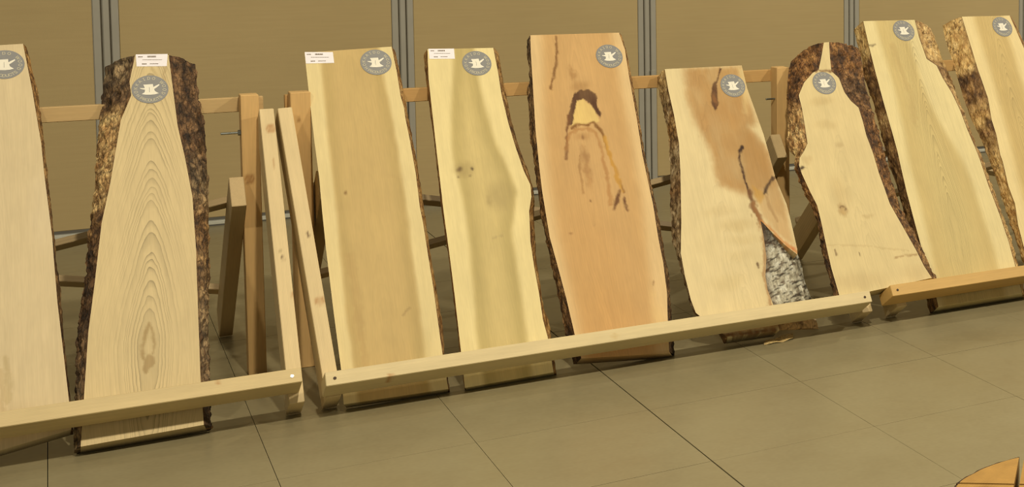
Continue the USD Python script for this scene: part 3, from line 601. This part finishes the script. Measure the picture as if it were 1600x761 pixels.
        'right': [[0.241, -0.0144], [0.2575, 0.1734], [0.2545, 0.4171], [0.232, 0.669], [0.2072, 0.8903], [0.1582, 1.1174], [0.1319, 1.2902], [0.1119, 1.4867]],
        'lo': [[-0.222, 0.0127], [-0.2175, 0.1698], [-0.2172, 0.2818], [-0.2234, 0.4097], [-0.2219, 0.5621], [-0.2286, 0.7108], [-0.2318, 0.7534], [-0.2394, 0.8464], [-0.2589, 0.943],
               [-0.2635, 1.067], [-0.2629, 1.1675], [-0.2609, 1.2938], [-0.2628, 1.4106], [-0.2518, 1.5054]],
        'ro': [[0.3228, 0.0025], [0.2112, 1.3359], [0.1875, 1.5355]],
        'sticker': [0.0415, 1.4204],
        'paint': [('heart',
                   [[-0.1499, -0.0124], [-0.1538, 0.1583], [-0.1565, 0.3255], [-0.1638, 0.462], [-0.1575, 0.5645], [-0.1474, 0.668], [-0.1302, 0.8256], [-0.124, 0.9873], [-0.1152, 1.1704],
                    [-0.1138, 1.3577], [-0.1095, 1.4872]],
                   [[0.117, -0.0105], [0.131, 0.2232], [0.1074, 0.4678], [0.0833, 0.7182], [0.0522, 0.9567], [0.0462, 1.1614], [0.0596, 1.3122], [0.0627, 1.4817]], 0.0319, (212, 182, 112),
                   (206, 174, 104))],
        'ring': {'axis': [[0.0074, 0.0047], [-0.0172, 0.3432], [-0.0302, 0.7281], [-0.0434, 0.9634], [-0.0056, 1.3532], [-0.0004, 1.4837]],
                 'eye': [-0.0173, 0.4463],
                 'k': 0.13,
                 'h': 0.016,
                 'f': 150,
                 'amt': 0.28,
                 'warp': 0.01}}}

BASE = dict(b1=(215, 191, 140), b2=(216, 190, 132), b3=(227, 203, 138), b4=(234, 211, 143), b5=(224, 188, 126), b6=(228, 204, 145), b7=(223, 198, 136), b8=(231, 209, 144), b9=(234, 208, 142))


WOODTONE = np.array([0.96, 0.93, 0.89])


def unit(x):
    return x / np.maximum(np.linalg.norm(x, axis=-1, keepdims=True), 1e-12)


def line_u(poly, v):
    p = np.array(sorted(poly, key=lambda q: q[1]))
    return np.interp(v, p[:, 1], p[:, 0])


def seg_dist(pts, poly):
    best = np.full(len(pts), 1e9)
    poly = np.asarray(poly, float)
    for a, b in zip(poly[:-1], poly[1:]):
        ab = b - a
        t = np.clip(((pts - a) @ ab) / max(ab @ ab, 1e-12), 0, 1)
        best = np.minimum(best, np.linalg.norm(pts - a - t[:, None] * ab, axis=1))
    return best


def paint(b, key, uv, seed):
    """The wood's own colours on a board's face: sapwood and heartwood, knots, stains, cracks, growth rings."""
    u, v = uv[:, 0], uv[:, 1]
    p3 = np.c_[u, v, np.zeros(len(u))]
    w1 = meshkit.fbm(p3 * [22, 9, 1] + seed, 4, seed) - 0.5
    w2 = meshkit.fbm(p3 * [22, 9, 1] + seed + 40, 4, seed + 7) - 0.5
    fine = meshkit.fbm(p3 * [90, 25, 1] + seed, 3, seed + 3) - 0.5
    h1 = meshkit.fbm(p3 * [70, 45, 1] + seed + 9, 3, seed + 21) - 0.5
    h2 = meshkit.fbm(p3 * [70, 45, 1] + seed + 77, 3, seed + 23) - 0.5
    tone = np.tile(alb(np.array(BASE[key]) * WOODTONE), (len(u), 1))
    wuv = np.c_[u + 0.022 * w1 + 0.010 * h1, v + 0.034 * w2 + 0.012 * h2]
    for ft in b['paint']:
        if ft[0] == 'heart':
            hl, hr = line_u(ft[1], v), line_u(ft[2], v)
            uu = u + 0.010 * w1
            k = sstep(-ft[3], ft[3], uu - hl) * sstep(-ft[3], ft[3], hr - uu)
            edge = np.maximum(np.exp(-((uu - hl - ft[3]) / (2.2 * ft[3])) ** 2), np.exp(-((hr - ft[3] - uu) / (2.2 * ft[3])) ** 2))
            tone = mixc(tone, alb(np.array(ft[4]) * WOODTONE), k)
            tone = mixc(tone, alb(np.array(ft[5]) * WOODTONE), k * edge * 0.55)
        elif ft[0] == 'blob':
            dd = np.sqrt(((wuv[:, 0] - ft[1][0]) / ft[2]) ** 2 + ((wuv[:, 1] - ft[1][1]) / ft[3]) ** 2)
            small = ft[2] < 0.03
            if small:
                dd = np.sqrt(((u - ft[1][0]) / ft[2] + 1.5 * h1) ** 2 + ((v - ft[1][1]) / ft[3] + 1.5 * h2) ** 2)
            tone = mixc(tone, alb(np.array(ft[4]) * WOODTONE), ft[5] * sstep(1.55, 0.25, dd) * (1 if small and ft[2] < 0.012 else 0.75 + 0.5 * w2))
        elif ft[0] == 'stroke':
            q = uv + np.c_[0.012 * w1 + 0.011 * h1, 0.010 * w2 + 0.011 * h2]
            wd = ft[2] * np.clip(1.1 + 2.0 * h2, 0.65, 1.8)
            tone = mixc(tone, alb(np.array(ft[3]) * WOODTONE), ft[4] * sstep(1.7, 0.3, seg_dist(q, ft[1]) / wd) * np.clip(1.0 + 1.2 * h1, 0.55, 1))
        else:
            q = uv + np.c_[0.012 * w1 + 0.014 * h1, 0.016 * w2 + 0.018 * h2]
            pg = Polygon(ft[1]).buffer(0)
            sd = seg_dist(q, list(ft[1]) + [ft[1][0]])
            sd = np.where(shapely.contains_xy(pg, q[:, 0], q[:, 1]), sd, -sd)
            tone = mixc(tone, alb(np.array(ft[3]) * WOODTONE), ft[4] * sstep(-ft[2], ft[2], sd) * np.clip(0.92 + 0.5 * w1, 0, 1))
    tone = tone * (1 + 0.10 * w1 + 0.05 * fine)[:, None]
    r = b['ring']
    ax = line_u(r['axis'], v)
    du = u - ax + 0.25 * r['warp'] * w1
    dv = v - r['eye'][1]
    g = r['k'] * dv ** 2 / (np.abs(dv) + 0.25) * np.where(dv > 0, 1.0, 0.5)
    wob = r['warp'] * w2 + 0.5 * r['warp'] * h1
    phase = (np.sqrt(du ** 2 + r['h'] ** 2) + g + wob * 0.6) * r['f']
    phase = phase + 0.5 * np.sin(phase * 0.9) + 0.25 * np.sin(phase * 2.3 + 1)
    dens = sstep(0.12, 0.015, abs(du))
    amt = r['amt'] * (0.22 + 0.78 * dens) * np.clip(1 + 1.2 * w1, 0.3, 1.6)
    return np.clip(tone, 0.003, 0.9), phase, amt


PAL = dict(
    rust=[(66, 42, 20), (116, 74, 34), (160, 112, 58)],
    tan=[(134, 92, 46), (186, 142, 82), (214, 176, 108)], thin=[(112, 72, 32), (168, 118, 56), (196, 150, 84)], dark=[(44, 30, 17), (84, 58, 32), (128, 92, 54)],
    grey=[(66, 50, 30), (112, 88, 55), (156, 126, 82)], brown=[(74, 50, 26), (128, 90, 48), (172, 128, 72)], birch=[(96, 70, 38), (150, 118, 72), (196, 166, 116)],
    white=[(130, 114, 84), (196, 180, 142), (218, 204, 168)], gold=[(180, 134, 72), (208, 165, 94), (224, 184, 114)])
# board, side: stops of (height, palette), bulge, roughness of the surface
BARKS = {
    ('b1', 1): ([(0, 'dark'), (0.9, 'brown'), (1.5, 'thin')], 0.002, 0.003),
    ('b2', -1): ([(0, 'grey'), (0.45, 'dark'), (0.62, 'dark'), (0.80, 'brown'), (0.93, 'tan'), (1.20, 'tan'), (1.26, 'dark'), (1.40, 'grey')], 0.010, 0.010),
    ('b2', 1): ([(0, 'dark'), (0.35, 'grey'), (0.75, 'brown'), (0.9, 'grey'), (1.08, 'dark'), (1.45, 'dark')], 0.010, 0.009),
    ('b3', 1): ([(0, 'brown'), (0.4, 'thin'), (1.5, 'thin')], 0.001, 0.003),
    ('b4', -1): ([(0, 'thin'), (1.5, 'thin')], 0.001, 0.002), ('b4', 1): ([(0, 'thin'), (0.7, 'thin'), (1.0, 'brown'), (1.5, 'thin')], 0.002, 0.003),
    ('b5', -1): ([(0, 'dark'), (0.6, 'brown'), (1.0, 'brown'), (1.5, 'grey')], 0.003, 0.006), ('b5', 1): ([(0, 'dark'), (0.7, 'brown'), (1.5, 'thin')], 0.003, 0.005),
    ('b6', -1): ([(0, 'brown'), (0.2, 'birch'), (0.62, 'birch'), (0.70, 'brown'), (0.78, 'birch'), (0.9, 'birch'), (1.0, 'thin'), (1.1, 'birch'), (1.3, 'gold')], 0.004, 0.007),
    ('b6', 1): ([(0, 'white'), (0.6, 'white')], 0.012, 0.004),
    ('b7', -1): ([(0, 'dark'), (0.7, 'rust'), (0.78, 'tan'), (0.95, 'tan'), (1.05, 'rust'), (1.12, 'rust'), (1.3, 'rust')], 0.012, 0.011),
    ('b7', 1): ([(0, 'brown'), (0.7, 'rust'), (0.9, 'rust'), (1.1, 'dark'), (1.2, 'rust'), (1.3, 'rust')], 0.012, 0.011),
    ('b8', -1): ([(0, 'brown'), (0.9, 'brown'), (0.98, 'tan'), (1.02, 'brown'), (1.28, 'brown'), (1.31, 'gold'), (1.5, 'gold')], 0.004, 0.007),
    ('b8', 1): ([(0, 'gold'), (0.8, 'tan'), (1.10, 'tan'), (1.22, 'brown'), (1.30, 'gold'), (1.5, 'tan')], 0.006, 0.008),
    ('b9', -1): ([(0, 'gold'), (0.7, 'gold'), (0.86, 'brown'), (0.92, 'gold'), (1.04, 'brown'), (1.16, 'brown'), (1.22, 'gold'), (1.5, 'gold')], 0.008, 0.008),
    ('b9', 1): ([(0, 'thin'), (1.5, 'thin')], 0.001, 0.003)}


def bark_tone(stops, v, s, p, seed, key):
    hs = [h for h, _ in stops]
    tabs = [np.array([alb(c) for c in PAL[q]]) for _, q in stops]
    n1 = meshkit.fbm(p * [42, 42, 20] + seed, 5, seed)
    n2 = meshkit.fbm(p * [75, 75, 40] + seed, 3, seed + 5)
    hv = v + 0.10 * (n1 - 0.5)
    kk = np.clip(np.searchsorted(hs, hv) - 1, 0, len(hs) - 2)
    t = np.clip((hv - np.take(hs, kk)) / np.maximum(np.take(hs, kk + 1) - np.take(hs, kk), 1e-6), 0, 1)[:, None, None]
    tabs = np.array(tabs)
    tb = tabs[kk] * (1 - t) + tabs[kk + 1] * t
    x = np.clip(0.5 + 2.2 * (n1 - 0.5) + 1.6 * (n2 - 0.5), 0, 1)
    lo = np.clip(x * 2, 0, 1)[:, None]
    hi = np.clip(x * 2 - 1, 0, 1)[:, None]
    c = tb[:, 0] * (1 - lo) + tb[:, 1] * lo
    c = c * (1 - hi) + tb[:, 2] * hi
    if key == 'b6w':      # lenticels of white birch: short dark dashes across the trunk
        d = meshkit.fbm(np.c_[p[:, 0] * 26 + p[:, 2] * 8, p[:, 1] * 8, p[:, 2] * 110 - p[:, 0] * 44] + 3, 2, 17)
        c = mixc(c, alb((52, 42, 28)), 0.9 * sstep(0.57, 0.63, d))
        c = mixc(c, alb((196, 150, 88)), 0.95 * sstep(0.075, 0.045, v + 0.05 * (n1 - 0.5)))
        c = mixc(c, alb((48, 34, 20)), 0.85 * sstep(0.36, 0.44, v + 0.1 * (n1 - 0.5)))
    rid = np.abs(meshkit.fbm(p * [26, 26, 11] + seed + 31, 4, seed + 8) - 0.5)      # crevices between the flakes
    c = mixc(c, alb((78, 48, 22)), 0.75 * sstep(0.022, 0.006, rid))
    c = mixc(c, alb((84, 54, 26)), 0.6 * np.exp(-(s / 0.07) ** 2))
    return np.clip(c, 0.003, 0.85)


def bark_strip(key, side, b, face, outer, v0, v1, seed):
    stops, bulge, rough = BARKS[(key, side)]
    t = b['t']
    nv = max(8, int((v1 - v0) / 0.006))
    v = np.linspace(v0, v1, nv + 1)
    uf, uo = line_u(face, v), line_u(outer, v)
    ns = int(np.clip(np.max(np.hypot(uo - uf, t)) / 0.007, 6, 18))
    s = np.linspace(0, 1, ns + 1)
    V, Sg = np.meshgrid(v, s, indexing='ij')
    UF, UO = uf[:, None] + 0 * Sg, uo[:, None] + 0 * Sg
    U = UF + (UO - UF) * Sg
    Y = -t + t * Sg
    nx, ny = t * side, -(UO - UF) * side * side
    nx, ny = np.full_like(U, t), -(UO - UF) * side
    ln = np.hypot(nx, ny)
    nx, ny = side * nx / ln, ny / ln
    P = np.stack([U, Y, V], -1).reshape(-1, 3)
    d1 = meshkit.fbm(P * [30, 30, 13] + seed * 1.7, 4, seed + 11) - 0.5
    d2 = meshkit.fbm(P * [80, 80, 38] + seed, 3, seed + 13) - 0.5
    ridge = -np.abs(d1) * 2.2 + 0.45
    fade = np.minimum(1, Sg.ravel() * 6)
    h = bulge * np.sin(np.pi * Sg.ravel()) + rough * (2.2 * (ridge - 0.22) + 2.0 * d2) * fade + 0.0008
    h = np.maximum(h, 0.0007)
    O = P + np.stack([nx.ravel() * h, ny.ravel() * h, 0 * h], -1)
    I = P - np.stack([nx.ravel() * 0.006, ny.ravel() * 0.002, 0 * h], -1)
    I[:, 1] = np.clip(I[:, 1], -t + 0.0015, 0)
    tone = bark_tone(stops, V.ravel(), Sg.ravel(), P, seed, 'b6w' if (key, side) == ('b6', 1) else key)
    m = ns + 1
    i, j = np.meshgrid(np.arange(nv), np.arange(ns), indexing='ij')
    q = (i * m + j).ravel()
    quads = np.c_[q, q + 1, q + m + 1, q + m]
    if side > 0:
        quads = quads[:, ::-1]
    n = len(P)
    tri = lambda Q: np.vstack([Q[:, [0, 1, 2]], Q[:, [0, 2, 3]]])
    rim = np.concatenate([np.arange(m), np.arange(1, nv + 1) * m + ns, (nv * m + np.arange(ns))[::-1], (np.arange(1, nv) * m)[::-1]])
    nxt = np.roll(rim, -1)
    sk = np.c_[rim, nxt, nxt + n, rim + n]
    if side > 0:
        sk = sk[:, ::-1]
    f = np.vstack([tri(quads[:, ::-1]), tri(quads + n), tri(sk)])
    verts = np.vstack([O, I])
    return (verts, f), dict(tone=np.vstack([tone, tone]), gc=verts + seed)


def board_body(key, b, seed):
    t = b['t']
    rng = np.random.default_rng(seed)
    left, right = np.array(b['left']), np.array(b['right'])

    def dense(p, step=0.006):
        out = []
        for a, c in zip(p[:-1], p[1:]):
            k = max(1, int(np.linalg.norm(c - a) / step))
            out.append(a + (c - a) * (np.arange(k) / k)[:, None])
        return np.vstack(out + [p[-1:]])
    # bottom edge, right edge, top edge, left edge (counter-clockwise seen from the front)
    loop = np.vstack([dense(np.array([left[0], right[0]]))[:-1], dense(right)[:-1], dense(np.array([right[-1], left[-1]]))[:-1], dense(left[::-1])[:-1]])
    nb = len(loop)
    pg = Polygon(loop).buffer(0)
    lo, hi = loop.min(0), loop.max(0)
    gu, gv = np.meshgrid(np.arange(lo[0], hi[0], 0.0042), np.arange(lo[1], hi[1], 0.0055), indexing='ij')
    g = np.c_[gu.ravel(), gv.ravel()]
    g = g + rng.uniform(-0.0006, 0.0006, g.shape)
    inner = pg.buffer(-0.0028)
    g = g[shapely.contains_xy(inner, g[:, 0], g[:, 1])]
    pts = np.vstack([loop, g])
    tr = Delaunay(pts).simplices
    cen = pts[tr].mean(1)
    tr = tr[shapely.contains_xy(pg, cen[:, 0], cen[:, 1])]
    a2 = np.cross(pts[tr[:, 1]] - pts[tr[:, 0]], pts[tr[:, 2]] - pts[tr[:, 0]])
    tr = np.where((a2 < 0)[:, None], tr[:, [0, 2, 1]], tr)
    tr = tr[np.abs(a2) > 1e-12]
    tone, ring, amt = paint(b, key, pts, seed)
    front = np.c_[pts[:, 0], np.full(len(pts), -t), pts[:, 1]]
    # back outline: follows the bark where there is some
    back = loop.copy()
    if key != 'b6':
        fl_, fr_ = line_u(left, loop[:, 1]), line_u(right, loop[:, 1])
        ol, orr = line_u(b['lo'], loop[:, 1]) + 0.007, line_u(b['ro'], loop[:, 1]) - 0.007
        s = np.clip((loop[:, 0] - fl_) / np.maximum(fr_ - fl_, 1e-6), 0, 1)
        back[:, 0] = ol + (orr - ol) * s
    else:
        fl_ = line_u(left, loop[:, 1])
        ol = line_u(b['lo'], loop[:, 1]) + 0.007
        back[:, 0] = loop[:, 0] + (ol - fl_) * np.clip(1 - (loop[:, 0] - fl_) / 0.15, 0, 1)
    bp = Polygon(back)
    bv, bf = trimesh.creation.triangulate_polygon(bp.buffer(0), engine='earcut')
    nf = len(front)
    ringf = np.c_[front[:nb]]
    ringb = np.c_[back[:, 0], np.zeros(nb), back[:, 1]]
    i = np.arange(nb)
    j = (i + 1) % nb
    side = np.vstack([np.c_[nf + i, nf + nb + j, nf + j], np.c_[nf + i, nf + nb + i, nf + nb + j]])
    back3 = np.c_[bv[:, 0], np.zeros(len(bv)), bv[:, 1]]
    bf = np.asarray(bf)
    a2 = np.cross(bv[bf[:, 1]] - bv[bf[:, 0]], bv[bf[:, 2]] - bv[bf[:, 0]])
    bf = np.where((a2 > 0)[:, None], bf[:, [0, 2, 1]], bf)
    verts = np.vstack([front, ringf, ringb, back3])
    faces = np.vstack([tr, side, bf + nf + 2 * nb])
    extra = len(verts) - nf
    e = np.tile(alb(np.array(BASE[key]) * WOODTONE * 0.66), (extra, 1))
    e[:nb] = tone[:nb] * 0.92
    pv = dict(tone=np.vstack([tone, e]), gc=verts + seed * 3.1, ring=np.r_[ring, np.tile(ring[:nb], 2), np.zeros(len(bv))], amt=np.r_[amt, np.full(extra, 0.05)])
    return (verts, faces), pv


def on_face(m, cx, cy, y):
    """A flat mesh drawn in xy, laid on a board's face at (cx, cy)."""
    m = m.copy()
    v = m.vertices.copy()
    m.vertices = np.c_[v[:, 0] + cx, y - v[:, 2], v[:, 1] + cy]
    return m


def extrude(poly, h):
    return trimesh.creation.extrude_polygon(poly, h, engine='earcut')


R = 0.0585
DISC = trimesh.creation.cylinder(R, 0.0012, sections=64)
DISC.apply_translation([0, 0, 0.0006])
STUMP = Polygon([(-.021, .020), (.010, .021), (.011, .008), (.016, .012), (.030, .020), (.031, .0155), (.019, .004), (.013, .000), (.015, -.009), (.027, -.019), (.014, -.0225), (.000, -.0235),
                 (-.014, -.0225), (-.027, -.019), (-.018, -.012), (-.016, -.002), (-.030, .003), (-.033, .0065), (-.017, .0055), (-.018, .012)])
EMB = extrude(STUMP.difference(Polygon([(-.0030, -.013), (-.0018, -.013), (-.0018, .009), (-.0030, .009)])), 0.0006)
EMB.apply_translation([0, 0, 0.0011])


def arc_text(word, a0, a1, r, h, inward):
    parts = []
    for k, ch in enumerate(word):
        if ch == ' ':
            continue
        m = meshkit.text_mesh(ch, h, 0.0006, bold=True)
        m.apply_translation([-m.bounds.mean(0)[0], -h / 2, 0])
        ang = math.radians(a0 + (a1 - a0) * k / (len(word) - 1))
        m.apply_transform(trimesh.transformations.rotation_matrix(ang - math.pi / 2 if not inward else ang + math.pi / 2, [0, 0, 1]))
        m.apply_translation([r * math.cos(ang), r * math.sin(ang), 0.0011])
        parts.append(m)
    return parts


LETTERS = trimesh.util.concatenate(arc_text('HOKKAIDO WOOD', 212, -26, 0.0460, 0.0112, False) + arc_text('PRODUCTS', 231, 313, 0.0460, 0.0112, True))


def sticker(t, b):
    u, v = b['sticker']
    y = -b['t'] - 0.0003
    s = obj('logo_sticker', on_face(DISC, u, v, y), STICKER, t, label='round grey sticker with a pale tree stump emblem and ring of letters')
    obj('stump_emblem', on_face(EMB, u, v, y), EMBLEM, s)
    obj('ring_lettering', on_face(LETTERS, u, v, y), LETTER, s)


def price(t, b):
    q = np.array(b['tag'])
    y = -b['t'] - 0.0003
    pg = Polygon(q)
    m = extrude(pg, 0.0008)
    s = obj('paper_tag', on_face(m, 0, 0, y), PAPER, t, label='white rectangular paper tag with small print')
    tl, tr_, br, bl = q
    at = lambda a, c: (tl + (tr_ - tl) * a) * (1 - c) + (bl + (br - bl) * a) * c
    bars = []
    for (a0, a1, c0, c1) in ((.07, .22, .17, .25), (.36, .64, .14, .27), (.20, .84, .45, .49), (.18, .34, .76, .85), (.44, .72, .77, .83)):
        n = max(1, int((a1 - a0) / 0.035))
        for k in range(n):
            x0, x1 = a0 + (a1 - a0) * k / n, a0 + (a1 - a0) * (k + 0.78) / n
            bars.append(extrude(Polygon([at(x0, c0), at(x1, c0), at(x1, c1), at(x0, c1)]), 0.0011))
    obj('small_print', on_face(trimesh.util.concatenate(bars), 0, 0, y), INK, s)


LABELS = dict(
    b1='pale plain board cut off at the far left, thin dark bark on its right',
    b2='board with bold arched grain and broad dark bark down both of its sides',
    b3='smooth straight board with a wide tan middle, beside two bare timber legs',
    b4='pale board bulging at its right edge, with a small dark knot cluster',
    b5='orange brown board with a dark flame shaped stain round a yellow patch',
    b6='shorter board with a deep crack and a white birch bark patch',
    b7='pale board with brown bark wrapped round its rounded top, resting on two rails',
    b8='yellowish board with oval grain rings low down, right of the round topped board',
    b9='rightmost board cut off by the photo edge, golden peeling bark on its left')
for k, (key, b) in enumerate(BOARDS.items()):
    seed = 3 + 7 * k
    if key == 'b7':
        b['left'][0] = (b['left'][0][0], 0.080)
    O = np.array([b['x'], 5.586, 0.0]) + N * b['w0']
    t = thing('live_edge_board', O, rotx=-33.0, label=LABELS[key], category='wooden board')
    m, pv = board_body(key, b, seed)
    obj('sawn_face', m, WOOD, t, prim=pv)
    for side, face, outer in ((-1, b['left'], b['lo']), (1, b['right'], b['ro'])):
        if (key, side) not in BARKS:
            continue
        v0, v1 = max(face[0][1], -0.005), min(face[-1][1], max(q[1] for q in outer) + 0.01)
        if (key, side) == ('b6', 1):
            face = face[:7]
            v1 = face[-1][1] - 0.004
        m, pv = bark_strip(key, side, b, face, outer, v0 + 0.001, v1 - 0.001, seed + (2 if side > 0 else 1))
        obj('bark_edge', m, BARK if key in ('b1', 'b2', 'b5', 'b7') else FLAKY, t, prim=pv, label='white birch bark with dark dashes' if (key, side) == ('b6', 1) else None)
    sticker(t, b)
    if 'tag' in b:
        price(t, b)

# ------------------------------------------------------------------ a curl of bark on the floor
fp = np.array([(2.375, 5.512), (2.40, 5.506), (2.43, 5.513), (2.46, 5.506), (2.495, 5.520), (2.515, 5.528), (2.545, 5.592), (2.515, 5.588), (2.48, 5.572), (2.44, 5.558), (2.40, 5.545), (2.382, 5.530)])
pgn = Polygon(fp)
gx, gy = np.meshgrid(np.arange(2.37, 2.55, 0.006), np.arange(5.50, 5.60, 0.006))
gg = np.c_[gx.ravel(), gy.ravel()]
gg = np.vstack([fp, gg[shapely.contains_xy(pgn.buffer(-0.002), gg[:, 0], gg[:, 1])]])
ft = Delaunay(gg).simplices
cc = gg[ft].mean(1)
ft = ft[shapely.contains_xy(pgn, cc[:, 0], cc[:, 1])]
a2 = np.cross(gg[ft[:, 1]] - gg[ft[:, 0]], gg[ft[:, 2]] - gg[ft[:, 0]])
ft = np.where((a2 < 0)[:, None], ft[:, [0, 2, 1]], ft)
zz = 0.004 + 0.012 * np.abs(np.sin((gg[:, 0] - 2.37) * 38)) * (0.4 + 0.6 * (gg[:, 1] - 5.5) / 0.09)
zz -= zz.min() - 0.002
topv = np.c_[gg - [2.46, 5.55], zz]
botv = topv - [0, 0, 0.002]
nn = len(topv)
ed = np.vstack([ft[:, [0, 1]], ft[:, [1, 2]], ft[:, [2, 0]]])
keyset = {tuple(e) for e in ed}
rimE = np.array([e for e in ed if (e[1], e[0]) not in keyset])
ff = np.vstack([ft, ft[:, ::-1] + nn, np.c_[rimE[:, 1], rimE[:, 0], rimE[:, 0] + nn], np.c_[rimE[:, 1], rimE[:, 0] + nn, rimE[:, 1] + nn]])
tn = alb((206, 170, 104)) * (0.85 + 0.3 * meshkit.fbm(np.c_[gg * 40, zz * 0], 3, 4))[:, None]
m = usdkit.mesh(stage, fresh('/World/bark_flake'), (np.vstack([topv, botv]) + [2.46, 5.55, 0], ff), FLAKY)
UsdGeom.PrimvarsAPI(m).CreatePrimvar('tone', T.Color3fArray, 'vertex').Set(Vt.Vec3fArray.FromNumpy(np.vstack([tn, tn]).astype(np.float32)))
UsdGeom.PrimvarsAPI(m).CreatePrimvar('gc', T.Float3Array, 'vertex').Set(Vt.Vec3fArray.FromNumpy(np.vstack([topv, botv]).astype(np.float32)))
tag(m.GetPrim(), label='curled flake of tan bark lying on the floor below the birch board', category='bark flake')

# ------------------------------------------------------------------ a log stood on end with crossing saw cuts, at the lower right
LC, LR, LH = np.array([1.842, 2.736]), 0.178, 0.42
lg = thing('cut_log', (LC[0], LC[1], 0), label='upright log with crossing saw cuts in its pale top, at the lower right corner', category='log')
ang = np.linspace(0, 2 * np.pi, 97)[:-1]
rad = LR * (1 + 0.04 * np.sin(2 * ang + 0.6) + 0.02 * np.sin(5 * ang) + 0.012 * np.sin(9 * ang + 1))
ka, kr = [1.0352, 1.2748, 1.5165, 1.8519, 2.275, 2.4561], [0.2344, 0.2093, 0.1922, 0.1775, 0.1784, 0.1784]      # the flatter, chipped quarter that faces the racks
rad = np.where((ang > ka[0]) & (ang < ka[-1]), np.interp(ang, ka, kr), rad)
prof = np.c_[rad * np.cos(ang), rad * np.sin(ang)]
core = extrude(Polygon(prof * 0.957), LH - 0.002)
core.apply_translation([0, 0, 0.002])


def kerf(p, q, depth, w):
    k = trimesh.creation.box([0.9, w, depth + 0.1])
    k.apply_transform(trimesh.transformations.rotation_matrix(math.atan2(q[1] - p[1], q[0] - p[0]), [0, 0, 1]))
    k.apply_translation([(p[0] + q[0]) / 2, (p[1] + q[1]) / 2, LH - depth + (depth + 0.1) / 2])
    return k


cuts = [kerf((-0.1155, 0.136), (0.014, 0.0425), 0.30, 0.009), kerf((0.118, 0.1995), (-0.0065, 0.0368), 0.30, 0.013)]
core = trimesh.boolean.difference([core] + cuts, engine='manifold')
core = trimesh.remesh.subdivide_to_size(core.vertices, core.faces, 0.022)
cv, cf = core
cr = np.hypot(cv[:, 0], cv[:, 1])
tn = np.tile(alb((166, 121, 56)), (len(cv), 1)) * (0.8 + 0.4 * meshkit.fbm(cv * [30, 30, 4], 4, 9))[:, None]
tn = mixc(tn, alb((128, 84, 34)), 0.5 * sstep(0.55, 0.7, meshkit.fbm(cv * [14, 14, 3] + 5, 3, 12)))
obj('log_wood', (cv, cf), WOOD, lg, prim=dict(tone=np.clip(tn, 0.003, 0.8), gc=cv * [1, 1, 0.3], ring=cr * 160 + 1.5 * meshkit.fbm(cv * 12, 2, 3), amt=np.full(len(cv), 0.14)))
outer = Polygon(prof)
ringp = outer.difference(Polygon(prof * 0.955))
bk = extrude(ringp, LH - 0.004)
bk.apply_translation([0, 0, 0.001])
bk = trimesh.boolean.difference([bk] + cuts, engine='manifold')
bv_, bf_ = trimesh.remesh.subdivide_to_size(bk.vertices, bk.faces, 0.02)
br_ = np.hypot(bv_[:, 0], bv_[:, 1])
outm = br_ > LR * 0.93
bv_ = bv_ + np.c_[bv_[:, :2] / br_[:, None] * (0.006 * (meshkit.fbm(np.c_[bv_[:, :2] * 45, bv_[:, 2] * 14], 3, 8) - 0.5) * outm)[:, None], np.zeros(len(bv_))]
obj('log_bark', (bv_, bf_), BARK, lg, prim=dict(tone=alb((70, 44, 20)) * (0.7 + 0.6 * meshkit.fbm(bv_ * [40, 40, 12], 3, 2))[:, None], gc=bv_))
